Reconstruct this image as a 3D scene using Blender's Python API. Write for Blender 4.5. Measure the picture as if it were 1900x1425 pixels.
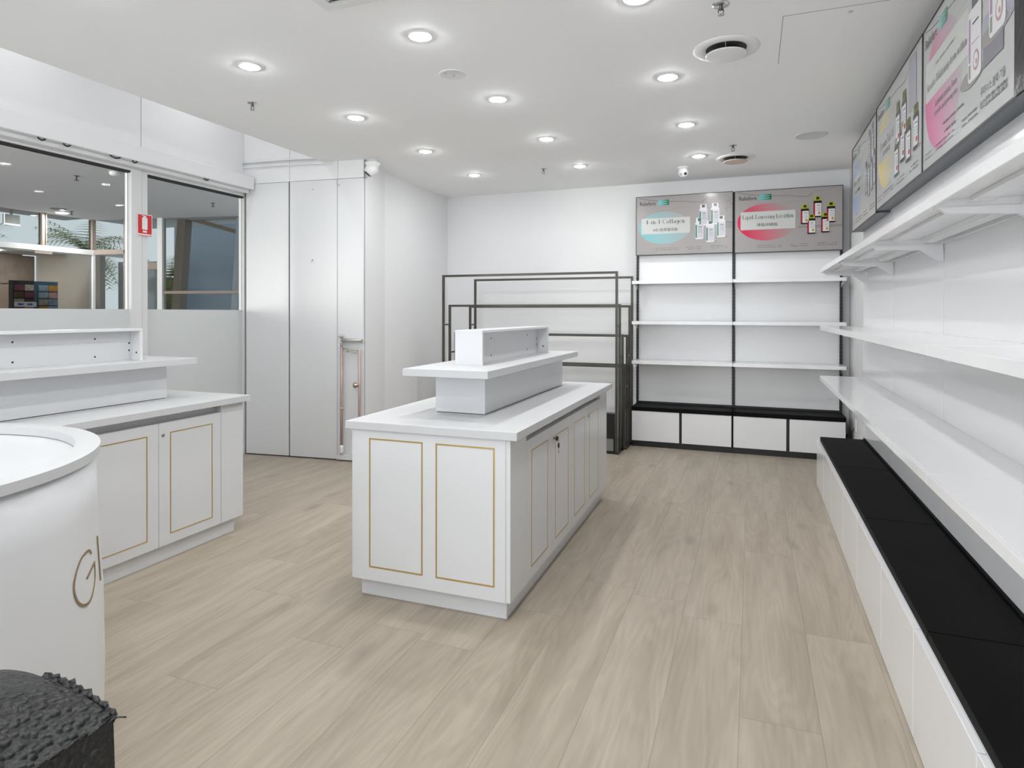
import bpy, bmesh, math, random
from mathutils import Vector, Matrix, noise
random.seed(7)
PI = math.pi
for o in list(bpy.data.objects): bpy.data.objects.remove(o, do_unlink=True)
SC = bpy.context.scene
COL = SC.collection
CEIL = 3.045

# ---------------------------------------------------------------- camera
cam = bpy.data.cameras.new('camera')
cam.sensor_width = 36.0
cam.lens = 1166.8 / 1900 * 36.0
cam.shift_y = -125.515 / 1900
cam.clip_start = 0.02
co = bpy.data.objects.new('camera', cam)
COL.objects.link(co)
def cam_axes(yaw, p, r):
    fwd = Vector((math.sin(yaw) * math.cos(p), math.cos(yaw) * math.cos(p), math.sin(p)))
    rt = Vector((math.cos(yaw), -math.sin(yaw), 0))
    dn = fwd.cross(rt)
    c, s = math.cos(r), math.sin(r)
    return c * rt + s * dn, -s * rt + c * dn, fwd
rt, dn, fw = cam_axes(-0.36456, -0.004995, -0.0013947)
co.matrix_world = Matrix(((rt.x, -dn.x, -fw.x, 0), (rt.y, -dn.y, -fw.y, 0), (rt.z, -dn.z, -fw.z, 1.5), (0, 0, 0, 1)))
SC.camera = co

# ---------------------------------------------------------------- world, exposure
SC.view_settings.view_transform = 'Standard'
SC.view_settings.look = 'None'
SC.view_settings.gamma = 1.0
SC.view_settings.use_curve_mapping = False
SC.view_settings.exposure = 0.66
LAMP_GLOW = 155.0
w = bpy.data.worlds.new('world'); SC.world = w; w.use_nodes = True
nt = w.node_tree
bg = nt.nodes['Background']
bg.inputs['Color'].default_value = (0.82, 0.91, 1.0, 1)
bg.inputs['Strength'].default_value = 1.0

# fill light added behind the photographer, set in the unseen shop front
L = bpy.data.lights.new('front_fill_light', 'AREA'); L.shape = 'RECTANGLE'; L.size = 4.9; L.size_y = 2.85
L.energy = 60; L.color = (0.93, 0.97, 1.0)
lo = bpy.data.objects.new('front_fill_light', L); COL.objects.link(lo)
lo.location = (-1.75, -3.45, 1.45); lo.rotation_euler = (PI / 2, 0, 0)
# daylight falling into the mall corridor
L2 = bpy.data.lights.new('corridor_daylight', 'AREA'); L2.shape = 'RECTANGLE'; L2.size = 5; L2.size_y = 2.5
L2.energy = 520; L2.color = (1.0, 0.97, 0.94)
lo2 = bpy.data.objects.new('corridor_daylight', L2); COL.objects.link(lo2)
lo2.location = (-8.2, -3.0, 1.7); lo2.rotation_euler = (PI / 2, 0, 0)

# ---------------------------------------------------------------- materials
def srgb(r, g, b):
    f = lambda c: (c / 255) / 12.92 if c / 255 <= .04045 else ((c / 255 + .055) / 1.055) ** 2.4
    return (f(r), f(g), f(b), 1)
def mat(name, col, rough=.5, metal=0, spec=.5, coat=0, emit=None, es=0, bump=0, bscale=80, trans=0):
    m = bpy.data.materials.new(name); m.use_nodes = True
    b = m.node_tree.nodes['Principled BSDF']
    b.inputs['Base Color'].default_value = col
    b.inputs['Roughness'].default_value = rough
    b.inputs['Metallic'].default_value = metal
    b.inputs['Specular IOR Level'].default_value = spec
    b.inputs['Coat Weight'].default_value = coat
    b.inputs['Transmission Weight'].default_value = trans
    if emit:
        b.inputs['Emission Color'].default_value = emit
        b.inputs['Emission Strength'].default_value = es
    t = m.node_tree
    if bump:
        n = t.nodes.new('ShaderNodeTexNoise'); n.inputs['Scale'].default_value = bscale; n.inputs['Detail'].default_value = 4
        tc = t.nodes.new('ShaderNodeTexCoord'); t.links.new(tc.outputs['Object'], n.inputs['Vector'])
        bp = t.nodes.new('ShaderNodeBump'); bp.inputs['Strength'].default_value = bump; bp.inputs['Distance'].default_value = .002
        t.links.new(n.outputs['Fac'], bp.inputs['Height']); t.links.new(bp.outputs['Normal'], b.inputs['Normal'])
    return m
def varied(name, c1, c2, scale, rough, **k):
    """paint with faint broad tone variation"""
    m = mat(name, c1, rough, **k); t = m.node_tree; b = t.nodes['Principled BSDF']
    tc = t.nodes.new('ShaderNodeTexCoord'); n = t.nodes.new('ShaderNodeTexNoise'); n.inputs['Scale'].default_value = scale
    mx = t.nodes.new('ShaderNodeMix'); mx.data_type = 'RGBA'; mx.inputs[6].default_value = c1; mx.inputs[7].default_value = c2
    t.links.new(tc.outputs['Object'], n.inputs['Vector']); t.links.new(n.outputs['Fac'], mx.inputs[0]); t.links.new(mx.outputs[2], b.inputs['Base Color'])
    return m
M = {}
M['wall'] = varied('wall_paint', (.80, .80, .80, 1), (.79, .79, .795, 1), 1.5, .6, bump=.05, bscale=200)
M['ceiling'] = varied('ceiling_paint', (.95, .952, .955, 1), (.94, .943, .946, 1), 1.2, .8)
M['laminate'] = varied('white_laminate', (.715, .72, .73, 1), (.705, .71, .72, 1), 2, .28)
M['top'] = varied('white_worktop', (.60, .605, .61, 1), (.59, .595, .60, 1), 2, .45)
M['gloss'] = varied('white_gloss_metal', (.84, .84, .845, 1), (.83, .83, .835, 1), 2, .12)
M['panel'] = varied('white_gloss_panel', (.84, .84, .845, 1), (.83, .83, .835, 1), 1.5, .16)
M['matwhite'] = mat('white_plastic', (.82, .82, .82, 1), .4)
M['grey'] = mat('grey_plastic', (.55, .55, .55, 1), .5)
M['seam'] = mat('seam_shadow_gap', (.25, .25, .25, 1), .8)
M['gold'] = mat('gold_inlay', srgb(206, 178, 118), .3, metal=.75)
M['bronze'] = mat('antique_gold', srgb(150, 132, 100), .35, metal=.6)
M['chrome'] = mat('chrome', (.6, .6, .6, 1), .2, metal=1)
M['dark'] = mat('dark_hole', (.02, .02, .02, 1), .6)
M['black'] = mat('black_powder_coat', (.012, .012, .012, 1), .38, bump=.15, bscale=600)
M['blacktop'] = varied('black_worktop', (.004, .004, .004, 1), (.008, .008, .0075, 1), 3, .55, spec=.06)
M['blacklip'] = mat('black_worktop_lip', (.05, .05, .052, 1), .35)
M['tube'] = varied('dark_olive_steel', srgb(84, 82, 74), srgb(58, 56, 50), 6, .36, metal=.2)
M['boxside'] = mat('dark_lightbox_case', srgb(70, 74, 80), .4)
M['glow'] = mat('lamp_diffuser', (1, 1, 1, 1), .5, emit=(.965, .982, 1, 1), es=LAMP_GLOW)
M['glow_fill'] = mat('fill_lamp_diffuser', (1, 1, 1, 1), .5, emit=(.965, .982, 1, 1), es=LAMP_GLOW * .5)  # for the added lamps hidden in the window recess
M['beige'] = mat('beige_disc', srgb(214, 198, 184), .6)
M['red'] = mat('sign_red', srgb(206, 32, 38), .35)
M['copper'] = varied('primed_copper_pipe', srgb(196, 172, 165), srgb(176, 150, 142), 8, .35, metal=.2)
M['steelpipe'] = mat('galvanised_pipe', srgb(188, 186, 182), .35, metal=.4)
M['frost'] = varied('frosted_film', srgb(214, 216, 216), srgb(206, 210, 209), .8, .18)
M['alu'] = mat('white_aluminium', srgb(222, 222, 222), .35)
M['taupe'] = mat('taupe_frame', srgb(140, 128, 120), .5)
M['mallceil'] = mat('corridor_ceiling', srgb(205, 205, 206), .8)
M['mallfloor'] = mat('corridor_floor', srgb(150, 148, 146), .4)
M['bluegrey'] = varied('blue_grey_render', srgb(150, 162, 176), srgb(128, 142, 158), .7, .6)
M['brownwall'] = varied('weathered_brown_panels', srgb(170, 150, 140), srgb(120, 108, 100), 2.2, .7)
M['charcoal'] = mat('charcoal_cladding', srgb(78, 76, 78), .7)
M['palm'] = varied('palm_leaf', srgb(92, 108, 60), srgb(150, 150, 96), 3, .6)
M['palmtrunk'] = varied('palm_trunk', srgb(120, 104, 86), srgb(70, 60, 52), 14, .8)

def glass():
    m = bpy.data.materials.new('clear_glass'); m.use_nodes = True; t = m.node_tree; t.nodes.clear()
    o = t.nodes.new('ShaderNodeOutputMaterial'); mx = t.nodes.new('ShaderNodeMixShader')
    tr = t.nodes.new('ShaderNodeBsdfTransparent'); tr.inputs['Color'].default_value = (.80, .81, .80, 1)
    gl = t.nodes.new('ShaderNodeBsdfGlossy'); gl.inputs['Roughness'].default_value = .01; gl.inputs['Color'].default_value = (.9, .9, .9, 1)
    fr = t.nodes.new('ShaderNodeFresnel'); fr.inputs['IOR'].default_value = 1.10
    t.links.new(fr.outputs[0], mx.inputs[0]); t.links.new(tr.outputs[0], mx.inputs[1]); t.links.new(gl.outputs[0], mx.inputs[2]); t.links.new(mx.outputs[0], o.inputs[0])
    return m
M['glass'] = glass()

def floor_mat():
    m = bpy.data.materials.new('oak_vinyl_planks'); m.use_nodes = True; t = m.node_tree; N = t.nodes.new; K = t.links.new
    b = t.nodes['Principled BSDF']; b.inputs['Roughness'].default_value = .42; b.inputs['Specular IOR Level'].default_value = .35
    tc = N('ShaderNodeTexCoord'); sp = N('ShaderNodeSeparateXYZ'); K(tc.outputs['Object'], sp.inputs[0])
    def math_(op, a, b_=None, c=None):
        n = N('ShaderNodeMath'); n.operation = op
        for i, v in enumerate((a, b_, c)):
            if v is None: continue
            if isinstance(v, (int, float)): n.inputs[i].default_value = v
            else: K(v, n.inputs[i])
        return n.outputs[0]
    W, LN = .277, 1.75
    cx = math_('DIVIDE', math_('ADD', sp.outputs[0], .04), W)
    col = math_('FLOOR', cx); fx = math_('FRACT', cx)
    wn = N('ShaderNodeTexWhiteNoise'); wn.noise_dimensions = '1D'; K(col, wn.inputs['W'])
    cy = math_('ADD', math_('DIVIDE', sp.outputs[1], LN), wn.outputs['Value'])
    row = math_('FLOOR', cy); fy = math_('FRACT', cy)
    cb = N('ShaderNodeCombineXYZ'); K(col, cb.inputs[0]); K(row, cb.inputs[1])
    wn2 = N('ShaderNodeTexWhiteNoise'); wn2.noise_dimensions = '2D'; K(cb.outputs[0], wn2.inputs['Vector'])
    # seams
    ex = math_('MULTIPLY', math_('MINIMUM', fx, math_('SUBTRACT', 1, fx)), W)
    ey = math_('MULTIPLY', math_('MINIMUM', fy, math_('SUBTRACT', 1, fy)), LN)
    ed = math_('MINIMUM', ex, ey)
    seam = N('ShaderNodeMapRange'); seam.inputs['From Min'].default_value = .0004; seam.inputs['From Max'].default_value = .002
    seam.inputs['To Min'].default_value = .66; seam.inputs['To Max'].default_value = 1; K(ed, seam.inputs['Value'])
    # grain
    off = N('ShaderNodeVectorMath'); off.operation = 'MULTIPLY_ADD'; K(wn2.outputs['Color'], off.inputs[0]); off.inputs[1].default_value = (7, 7, 7)
    K(tc.outputs['Object'], off.inputs[2])
    def grain(sx, sy, det, dist=0):
        mp = N('ShaderNodeMapping'); mp.inputs['Scale'].default_value = (sx, sy, 1); K(off.outputs[0], mp.inputs[0])
        n = N('ShaderNodeTexNoise'); n.inputs['Scale'].default_value = 1; n.inputs['Detail'].default_value = det; n.inputs['Distortion'].default_value = dist
        K(mp.outputs[0], n.inputs['Vector']); return n.outputs['Fac']
    g1 = grain(9, 1.1, 5, .6); g2 = grain(70, 3.0, 4); g3 = grain(3, .7, 2)
    # cathedral rings
    mp = N('ShaderNodeMapping'); mp.inputs['Scale'].default_value = (5.5, .75, 1); K(off.outputs[0], mp.inputs[0])
    wv = N('ShaderNodeTexNoise'); wv.inputs['Scale'].default_value = 1.0; wv.inputs['Detail'].default_value = 1.5; K(mp.outputs[0], wv.inputs['Vector'])
    rings = math_('SINE', math_('MULTIPLY', wv.outputs['Fac'], 95))
    # knots
    mp2 = N('ShaderNodeMapping'); mp2.inputs['Scale'].default_value = (2.9, 1.3, 1); K(off.outputs[0], mp2.inputs[0])
    vo = N('ShaderNodeTexVoronoi'); vo.inputs['Scale'].default_value = 1; K(mp2.outputs[0], vo.inputs['Vector'])
    kn = N('ShaderNodeMapRange'); kn.inputs['From Min'].default_value = .01; kn.inputs['From Max'].default_value = .17; kn.inputs['To Min'].default_value = .74; kn.inputs['To Max'].default_value = 1; K(vo.outputs['Distance'], kn.inputs['Value'])
    rp = N('ShaderNodeValToRGB'); K(math_('MULTIPLY_ADD', math_('SUBTRACT', g3, .5), .45, g1), rp.inputs[0])
    e = rp.color_ramp.elements
    e[0].position = .22; e[0].color = srgb(152, 141, 125); e[1].position = .72; e[1].color = srgb(176, 165, 149)
    v = math_('MULTIPLY_ADD', math_('SUBTRACT', g2, .5), .26, 1.0)
    v = math_('MULTIPLY_ADD', rings, .036, v)
    v = math_('MULTIPLY_ADD', math_('SUBTRACT', wn2.outputs['Value'], .5), .07, v)
    v = math_('MULTIPLY', v, seam.outputs[0]); v = math_('MULTIPLY', v, kn.outputs[0])
    mx = N('ShaderNodeVectorMath'); mx.operation = 'SCALE'; K(rp.outputs[0], mx.inputs[0]); K(v, mx.inputs['Scale']); K(mx.outputs[0], b.inputs['Base Color'])
    bp = N('ShaderNodeBump'); bp.inputs['Strength'].default_value = .25; bp.inputs['Distance'].default_value = .001
    K(math_('ADD', seam.outputs[0], math_('MULTIPLY', g2, .2)), bp.inputs['Height']); K(bp.outputs[0], b.inputs['Normal'])
    return m
M['floor'] = floor_mat()

def leather_mat():
    m = mat('black_pebbled_leather', (.011, .011, .0115, 1), .42, spec=.5); t = m.node_tree; b = t.nodes['Principled BSDF']
    tc = t.nodes.new('ShaderNodeTexCoord')
    n = t.nodes.new('ShaderNodeTexNoise'); n.inputs['Scale'].default_value = 55; n.inputs['Detail'].default_value = 2
    va = t.nodes.new('ShaderNodeVectorMath'); va.operation = 'MULTIPLY_ADD'; va.inputs[1].default_value = (.0035, .0035, .0035)
    t.links.new(tc.outputs['Object'], n.inputs['Vector']); t.links.new(n.outputs['Color'], va.inputs[0]); t.links.new(tc.outputs['Object'], va.inputs[2])
    v = t.nodes.new('ShaderNodeTexVoronoi'); v.feature = 'SMOOTH_F1'; v.inputs['Scale'].default_value = 95; v.inputs['Smoothness'].default_value = .35; t.links.new(va.outputs[0], v.inputs['Vector'])
    n2 = t.nodes.new('ShaderNodeTexNoise'); n2.inputs['Scale'].default_value = 22; t.links.new(tc.outputs['Object'], n2.inputs['Vector'])
    ad = t.nodes.new('ShaderNodeMath'); ad.operation = 'MULTIPLY_ADD'; ad.inputs[1].default_value = -1.6
    n3 = t.nodes.new('ShaderNodeMath'); n3.operation = 'MULTIPLY'; n3.inputs[1].default_value = .3; t.links.new(n2.outputs['Fac'], n3.inputs[0])
    sq = t.nodes.new('ShaderNodeMath'); sq.operation = 'MULTIPLY'; t.links.new(v.outputs['Distance'], sq.inputs[0]); t.links.new(v.outputs['Distance'], sq.inputs[1])
    t.links.new(sq.outputs[0], ad.inputs[0]); t.links.new(n3.outputs[0], ad.inputs[2])
    bp = t.nodes.new('ShaderNodeBump'); bp.inputs['Strength'].default_value = 1.0; bp.inputs['Distance'].default_value = .006
    t.links.new(ad.outputs[0], bp.inputs['Height']); t.links.new(bp.outputs['Normal'], b.inputs['Normal'])
    return m
M['leather'] = leather_mat()

# ---------------------------------------------------------------- mesh builder
class MB:
    def __init__(s): s.v = []; s.f = []; s.mi = []; s.sm = []
    def add(s, vs, fs, mi=0, smooth=False):
        n = len(s.v); s.v += [tuple(p) for p in vs]
        for f in fs: s.f.append([i + n for i in f]); s.mi.append(mi); s.sm.append(smooth)
        return s
    def box(s, x0, y0, z0, x1, y1, z1, mi=0):
        x0, x1 = sorted((x0, x1)); y0, y1 = sorted((y0, y1)); z0, z1 = sorted((z0, z1))
        vs = [(x0, y0, z0), (x1, y0, z0), (x1, y1, z0), (x0, y1, z0), (x0, y0, z1), (x1, y0, z1), (x1, y1, z1), (x0, y1, z1)]
        return s.add(vs, [(3, 2, 1, 0), (4, 5, 6, 7), (0, 1, 5, 4), (1, 2, 6, 5), (2, 3, 7, 6), (3, 0, 4, 7)], mi)
    def obox(s, P, d, s0, s1, n0, n1, z0, z1, mi=0):
        """box in a vertical frame: s along d, n along the normal (d.y,-d.x)"""
        nx, ny = d[1], -d[0]
        c = lambda a, b, z: (P[0] + d[0] * a + nx * b, P[1] + d[1] * a + ny * b, z)
        vs = [c(s0, n0, z0), c(s1, n0, z0), c(s1, n1, z0), c(s0, n1, z0), c(s0, n0, z1), c(s1, n0, z1), c(s1, n1, z1), c(s0, n1, z1)]
        return s.add(vs, [(3, 2, 1, 0), (4, 5, 6, 7), (0, 1, 5, 4), (1, 2, 6, 5), (2, 3, 7, 6), (3, 0, 4, 7)], mi)
    def lathe(s, c, prof, n=40, axis=(0, 0, 1), mi=0, smooth=True, a0=0, a1=2 * PI):
        ax = Vector(axis).normalized(); u = ax.orthogonal().normalized(); w_ = ax.cross(u); c = Vector(c)
        vs = []; full = abs(a1 - a0 - 2 * PI) < 1e-6; k = n if full else n + 1
        for r, h in prof:
            for i in range(k):
                a = a0 + (a1 - a0) * i / n
                vs.append(c + ax * h + (u * math.cos(a) + w_ * math.sin(a)) * r)
        fs = []
        for j in range(len(prof) - 1):
            for i in range(n):
                i2 = (i + 1) % k
                fs.append((j * k + i, j * k + i2, (j + 1) * k + i2, (j + 1) * k + i))
        if full and tuple(prof[0]) != tuple(prof[-1]):
            if prof[0][0] > 1e-6: fs.append(tuple(range(k))[::-1])
            if prof[-1][0] > 1e-6: fs.append(tuple((len(prof) - 1) * k + i for i in range(k)))
        return s.add(vs, fs, mi, smooth)
    def tube(s, pts, r, n=10, mi=0, square=False):
        pts = [Vector(p) for p in pts]; rings = []
        if square: n = 4
        up = None
        for i, p in enumerate(pts):
            t = (pts[min(i + 1, len(pts) - 1)] - pts[max(i - 1, 0)]).normalized()
            if up is None or abs(up.dot(t)) > .95:
                up = Vector((0, 0, 1)) if abs(t.z) < .9 else Vector((0, 1, 0))
            u = (up - t * up.dot(t)).normalized(); w_ = t.cross(u)
            rr = r * (1.41421 if square else 1); o = PI / 4 if square else 0
            rings.append([p + (u * math.cos(o + 2 * PI * k / n) + w_ * math.sin(o + 2 * PI * k / n)) * rr for k in range(n)])
        vs = [q for ring in rings for q in ring]; fs = []
        for i in range(len(pts) - 1):
            for k in range(n): fs.append((i * n + k, i * n + (k + 1) % n, (i + 1) * n + (k + 1) % n, (i + 1) * n + k))
        fs.append(tuple(range(n))[::-1]); fs.append(tuple((len(pts) - 1) * n + k for k in range(n)))
        return s.add(vs, fs, mi, not square)
    def build(s, name, mats, parent=None, bevel=0, label=None, smooth_angle=None):
        off = Vector((0, 0, 0)); p = parent
        while p is not None: off += p.location; p = p.parent
        me = bpy.data.meshes.new(name)
        me.from_pydata([tuple(Vector(v) - off) for v in s.v], [], s.f)
        if not isinstance(mats, (list, tuple)): mats = [mats]
        for m_ in mats: me.materials.append(m_)
        me.polygons.foreach_set('material_index', s.mi); me.polygons.foreach_set('use_smooth', s.sm)
        bm = bmesh.new(); bm.from_mesh(me); bmesh.ops.recalc_face_normals(bm, faces=bm.faces); bm.to_mesh(me); bm.free()
        me.update()
        o = bpy.data.objects.new(name, me); COL.objects.link(o)
        if parent is not None: o.parent = parent
        if bevel:
            b = o.modifiers.new('bevel', 'BEVEL'); b.width = bevel; b.segments = 2; b.limit_method = 'ANGLE'; b.harden_normals = False
        if label: o['label'] = label
        return o
def thing(name, label, cat, loc=(0, 0, 0), group=None):
    o = bpy.data.objects.new(name, None); COL.objects.link(o); o.location = loc; o.empty_display_size = .1
    o['label'] = label; o['category'] = cat
    if group: o['group'] = group
    return o
def tag(o, label, cat, group=None):
    o['label'] = label; o['category'] = cat
    if group: o['group'] = group
    return o
def struct(o): o['kind'] = 'structure'; return o
def copy_tree(o, parent=None):
    c = o.copy(); COL.objects.link(c); c.parent = parent
    for ch in list(o.children): copy_tree(ch, c)
    return c

# ---------------------------------------------------------------- room shell
XL, XR, YB, YF = -5.05, .97, 7.56, -3.4
f = MB().box(XL, YF, -.05, XR + .1, YB + .1, 0).build('floor', M['floor']); struct(f)
# ceiling slab with its open pelmet edge on the window side
struct(MB().box(-4.1, YF, CEIL, XR + .1, YB + .1, CEIL + .12).build('ceiling', M['ceiling']))
struct(MB().box(XL - .1, YF, 3.9, -4.0, 6.2, 4.0).box(-4.1, YF, CEIL + .12, -4.0, 6.2, 3.9).build('ceiling', M['ceiling']))
struct(MB().box(-4.1, YB, 0, XR + .1, YB + .1, CEIL).build('wall_back', M['wall']))
struct(MB().box(XR, YF, 0, XR + .1, YB, CEIL).build('wall_right', M['wall']))
struct(MB().box(-5.1, 6.02, 0, -3.81, YB, 3.9).build('wall_pillar', M['wall']))
struct(MB().add([(-3.656, 5.412, 0), (-3.81, 6.02, 0), (-3.93, 6.02, 0), (-3.70, 5.412, 0), (-3.656, 5.412, CEIL), (-3.81, 6.02, CEIL), (-3.93, 6.02, CEIL), (-3.70, 5.412, CEIL)], [(3, 2, 1, 0), (4, 5, 6, 7), (0, 1, 5, 4), (1, 2, 6, 5), (2, 3, 7, 6), (3, 0, 4, 7)]).build('wall_pillar', M['wall']))
# wall above the shop window, glossy white panels with one joint
struct(MB().box(XL - .08, YF, 2.80, XL, 4.028, 3.9).box(XL - .08, 4.034, 2.80, XL, 5.26, 3.9).box(XL - .08, 4.028, 2.8, XL - .012, 4.034, 3.9, 1).build('wall_left', [M['panel'], M['seam']]))
struct(MB().box(XL - .1, YF, 0, XL, 0.9, 2.8).build('wall_left', M['wall']))
# front of the shop, behind the photographer: piers and header round the open glazed front
struct(MB().box(XL, YF - .1, 2.9, XR, YF, 3.9).box(-5.05, YF - .1, 0, -4.2, YF, 2.9).box(.7, YF - .1, 0, XR, YF, 2.9).build('wall_front', M['wall']))
# angled alcove wall with tall flush panels
AP = (-5.05, 5.255); ad_ = Vector((1.126, .12)).normalized(); AD = (ad_.x, ad_.y)
S_END = 1.402
def zse(s): return 2.836 + (2.866 - 2.836) * s / 1.4
def panel_between(mb, s0, s1, z0, z1, n0=0, n1=.02, mi=0, slope=True):
    nx, ny = AD[1], -AD[0]
    c = lambda a, b, z: (AP[0] + AD[0] * a + nx * b, AP[1] + AD[1] * a + ny * b, z)
    vs = [c(s0, n0, z0), c(s1, n0, z0), c(s1, n1, z0), c(s0, n1, z0), c(s0, n0, z1), c(s1, n0, z1), c(s1, n1, z1), c(s0, n1, z1)]
    mb.add(vs, [(3, 2, 1, 0), (4, 5, 6, 7), (0, 1, 5, 4), (1, 2, 6, 5), (2, 3, 7, 6), (3, 0, 4, 7)], mi)
mb = MB(); mb.obox(AP, AD, 0, S_END, -.012, 0, 0, 3.9, 1)
for a, b in ((.0, .552), (.556, 1.110), (1.114, S_END)):
    panel_between(mb, a, b, 2.866, 3.9)
struct(mb.build('wall_alcove', [M['wall'], M['seam']]))
d1 = MB(); panel_between(d1, .032, .545, .012, 2.860, .002, .03); struct(d1.build('door_1', M['laminate'], bevel=.002))
d2 = MB(); panel_between(d2, .562, 1.109, .012, 2.860, .002, .03); d2 = struct(d2.build('door_2', M['laminate'], bevel=.002))
d3 = MB(); panel_between(d3, 1.114, S_END, 1.20, 2.860, .002, .03); panel_between(d3, 1.114, S_END, .012, .06, .002, .05); panel_between(d3, 1.114, 1.142, .06, 1.2, .002, .03)
panel_between(d3, 1.142, S_END, .06, 1.2, .002, .006); struct(d3.build('door_3', M['laminate'], bevel=.002))
# dark gap between the two folding panels
g = MB(); panel_between(g, .546, .561, .0, 2.86, 0, .008); panel_between(g, .012, .03, 0, 2.83, 0, .006); panel_between(g, .03, S_END, 0, .011, .0, .012); struct(g.build('trim_3', M['dark']))
def apt(s, n, z): return (AP[0] + AD[0] * s + AD[1] * n, AP[1] + AD[1] * s - AD[0] * n, z)
# curved cornice rail high on the alcove wall
pts = [apt(.0 + 1.05 * t, .035, 3.09 - .03 * t * t + .02 * t) for t in [i / 14 for i in range(15)]]
struct(MB().tube(pts, .012, 8).tube([Vector(p) + Vector((0, 0, -.055 - .0 * i)) for i, p in enumerate(pts)], .006, 8).build('trim_4', M['gloss']))
# small wall fittings
hook = thing('wall_hook', 'tiny chrome hook on the tall white panel of the alcove', 'hook', apt(.828, .03, 2.03))
MB().lathe(apt(.828, .03, 2.045), [(.008, 0), (.008, .004), (0, .005)], 16, (AD[1], -AD[0], 0)).build('plate', M['chrome'], hook)
MB().tube([apt(.828, .033, 2.045), apt(.828, .04, 2.03), apt(.828, .05, 2.02), apt(.828, .055, 2.03)], .003, 8).build('arm', M['chrome'], hook)
for s, z, lb in ((1.13, 2.80, 'small grey screw cap at the top of the narrow alcove panel'), (.83, 2.77, 'small grey screw cap near the top of the wide alcove panel'), (.34, 2.76, 'faint white screw cap on the alcove panel by the window')):
    o = MB().lathe(apt(s, .03, z), [(.009, 0), (.009, .003), (0, .004)], 16, (AD[1], -AD[0], 0)).build('screw_cap', M['grey'] if s > .5 else M['matwhite']); tag(o, lb, 'screw cap', 'screw caps on the alcove panels')

# window wall ------------------------------------------------------------
def window(name, y0, y1):
    r = MB().box(XL - .07, y0, 2.735, XL + .01, y1, 2.80).box(XL - .07, y0, 0, XL + .01, y1, .06).build(name, M['alu'], bevel=.002); struct(r)
    MB().box(XL - .04, y0, 1.53, XL - .03, y1, 2.735).build('pane', M['glass'], r)
    MB().box(XL - .045, y0, .06, XL - .02, y1, 1.53).build('frosted_panel', M['frost'], r)
    MB().box(XL - .05, y0, 2.718, XL - .004, y1, 2.734).build('gasket', M['dark'], r)
    return r
window('window_1', .9, 3.93); window('window_2', 4.09, 5.235)
struct(MB().box(XL - .07, 3.93, 0, XL + .012, 4.027, 2.80).box(XL - .07, 4.027, 0, XL - .006, 4.034, 2.8).box(XL - .07, 4.034, 0, XL + .004, 4.09, 2.80).build('trim_1', M['alu'], bevel=.001))
struct(MB().box(XL - .07, 5.235, 0, XL + .002, 5.262, 2.80).build('trim_2', M['alu']))
# white bulkhead box above the window
struct(MB().box(-4.90, YF, 2.795, XL, 5.225, 2.925).box(-4.965, YF, 2.76, XL, 5.22, 2.795).build('trim_5', M['gloss'], bevel=.003))
for y, dy, lb in ((3.121, .03, 'first short black cable loop hanging under the white bulkhead'), (3.305, .03, 'second black cable loop under the white bulkhead, beside a thin wire'), (3.70, .05, 'widest black cable loop under the white bulkhead, left of the mullion'), (3.875, .025, 'small black cable loop just above the window mullion'), (4.63, .03, 'black cable loop above the narrow window by the alcove')):
    o = MB().tube([(-4.93, y - dy, 2.80), (-4.93, y - dy * .6, 2.786), (-4.93, y, 2.78), (-4.93, y + dy * .6, 2.786), (-4.93, y + dy, 2.80)], .006, 8).build('cable_loop', M['dark']); tag(o, lb, 'cable', 'cable loops under the bulkhead')
# fire extinguisher sign on the mullion
sg = thing('fire_extinguisher_sign', 'red and white fire extinguisher sign stuck on the white window mullion', 'sign', (-5.03, 4.05, 2.175))
MB().box(-5.036, 3.978, 2.176, -5.032, 4.126, 2.372).build('backing', M['matwhite'], sg)
MB().box(-5.032, 3.985, 2.199, -5.0305, 4.119, 2.366).box(-5.032, 3.985, 2.181, -5.0305, 4.119, 2.186).build('red_field', M['red'], sg)
pic = MB(); X = -5.0285
def yz(mb, pts, x0=-5.0305, x1=-5.029, mi=0):
    n = len(pts); mb.add([(x0, a, b) for a, b in pts] + [(x1, a, b) for a, b in pts], [tuple(range(n))[::-1], tuple(range(n, 2 * n))] + [(i, (i + 1) % n, n + (i + 1) % n, n + i) for i in range(n)], mi)
yz(pic, [(4.028, 2.235), (4.072, 2.235), (4.076, 2.245), (4.076, 2.335), (4.068, 2.345), (4.056, 2.350), (4.044, 2.350), (4.032, 2.345), (4.024, 2.335), (4.024, 2.245)])
yz(pic, [(4.038, 2.350), (4.062, 2.350), (4.062, 2.358), (4.038, 2.358)])
yz(pic, [(4.022, 2.354), (4.04, 2.358), (4.04, 2.362), (4.022, 2.359)])
yz(pic, [(4.03, 2.210), (4.07, 2.210), (4.07, 2.226), (4.03, 2.226)])
pic.build('pictogram', M['matwhite'], sg)

# ---------------------------------------------------------------- ceiling fittings
def add_light(x, y, glow='glow'):
    t = thing('downlight', '', 'ceiling light', (x, y, CEIL), 'round recessed downlights in the ceiling')
    MB().lathe((x, y, CEIL - .006), [(.056, .006), (.056, 0), (.070, .001), (.073, .006)], 40).build('trim_ring', M['matwhite'], t)
    MB().lathe((x, y, CEIL - .027), [(0, .011), (.018, .0115), (.034, .0145), (.046, .019), (.053, .023), (.055, .0255)], 20).build('diffuser', M[glow], t)
    return t
rows = {3.10: 'the row nearest the camera', 4.21: 'the second row', 5.32: 'the third row', 6.42: 'the row nearest the back wall'}
cols = {-2.93: 'on the window side', -1.72: 'above the centre island', -.52: 'on the shelf side'}
for y, rn in rows.items():
    for x, cn in cols.items():
        xx = x + (y - 4.2) * .012; t = add_light(xx, y); t['label'] = 'lit round downlight in %s, the one %s' % (rn, cn)
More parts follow.
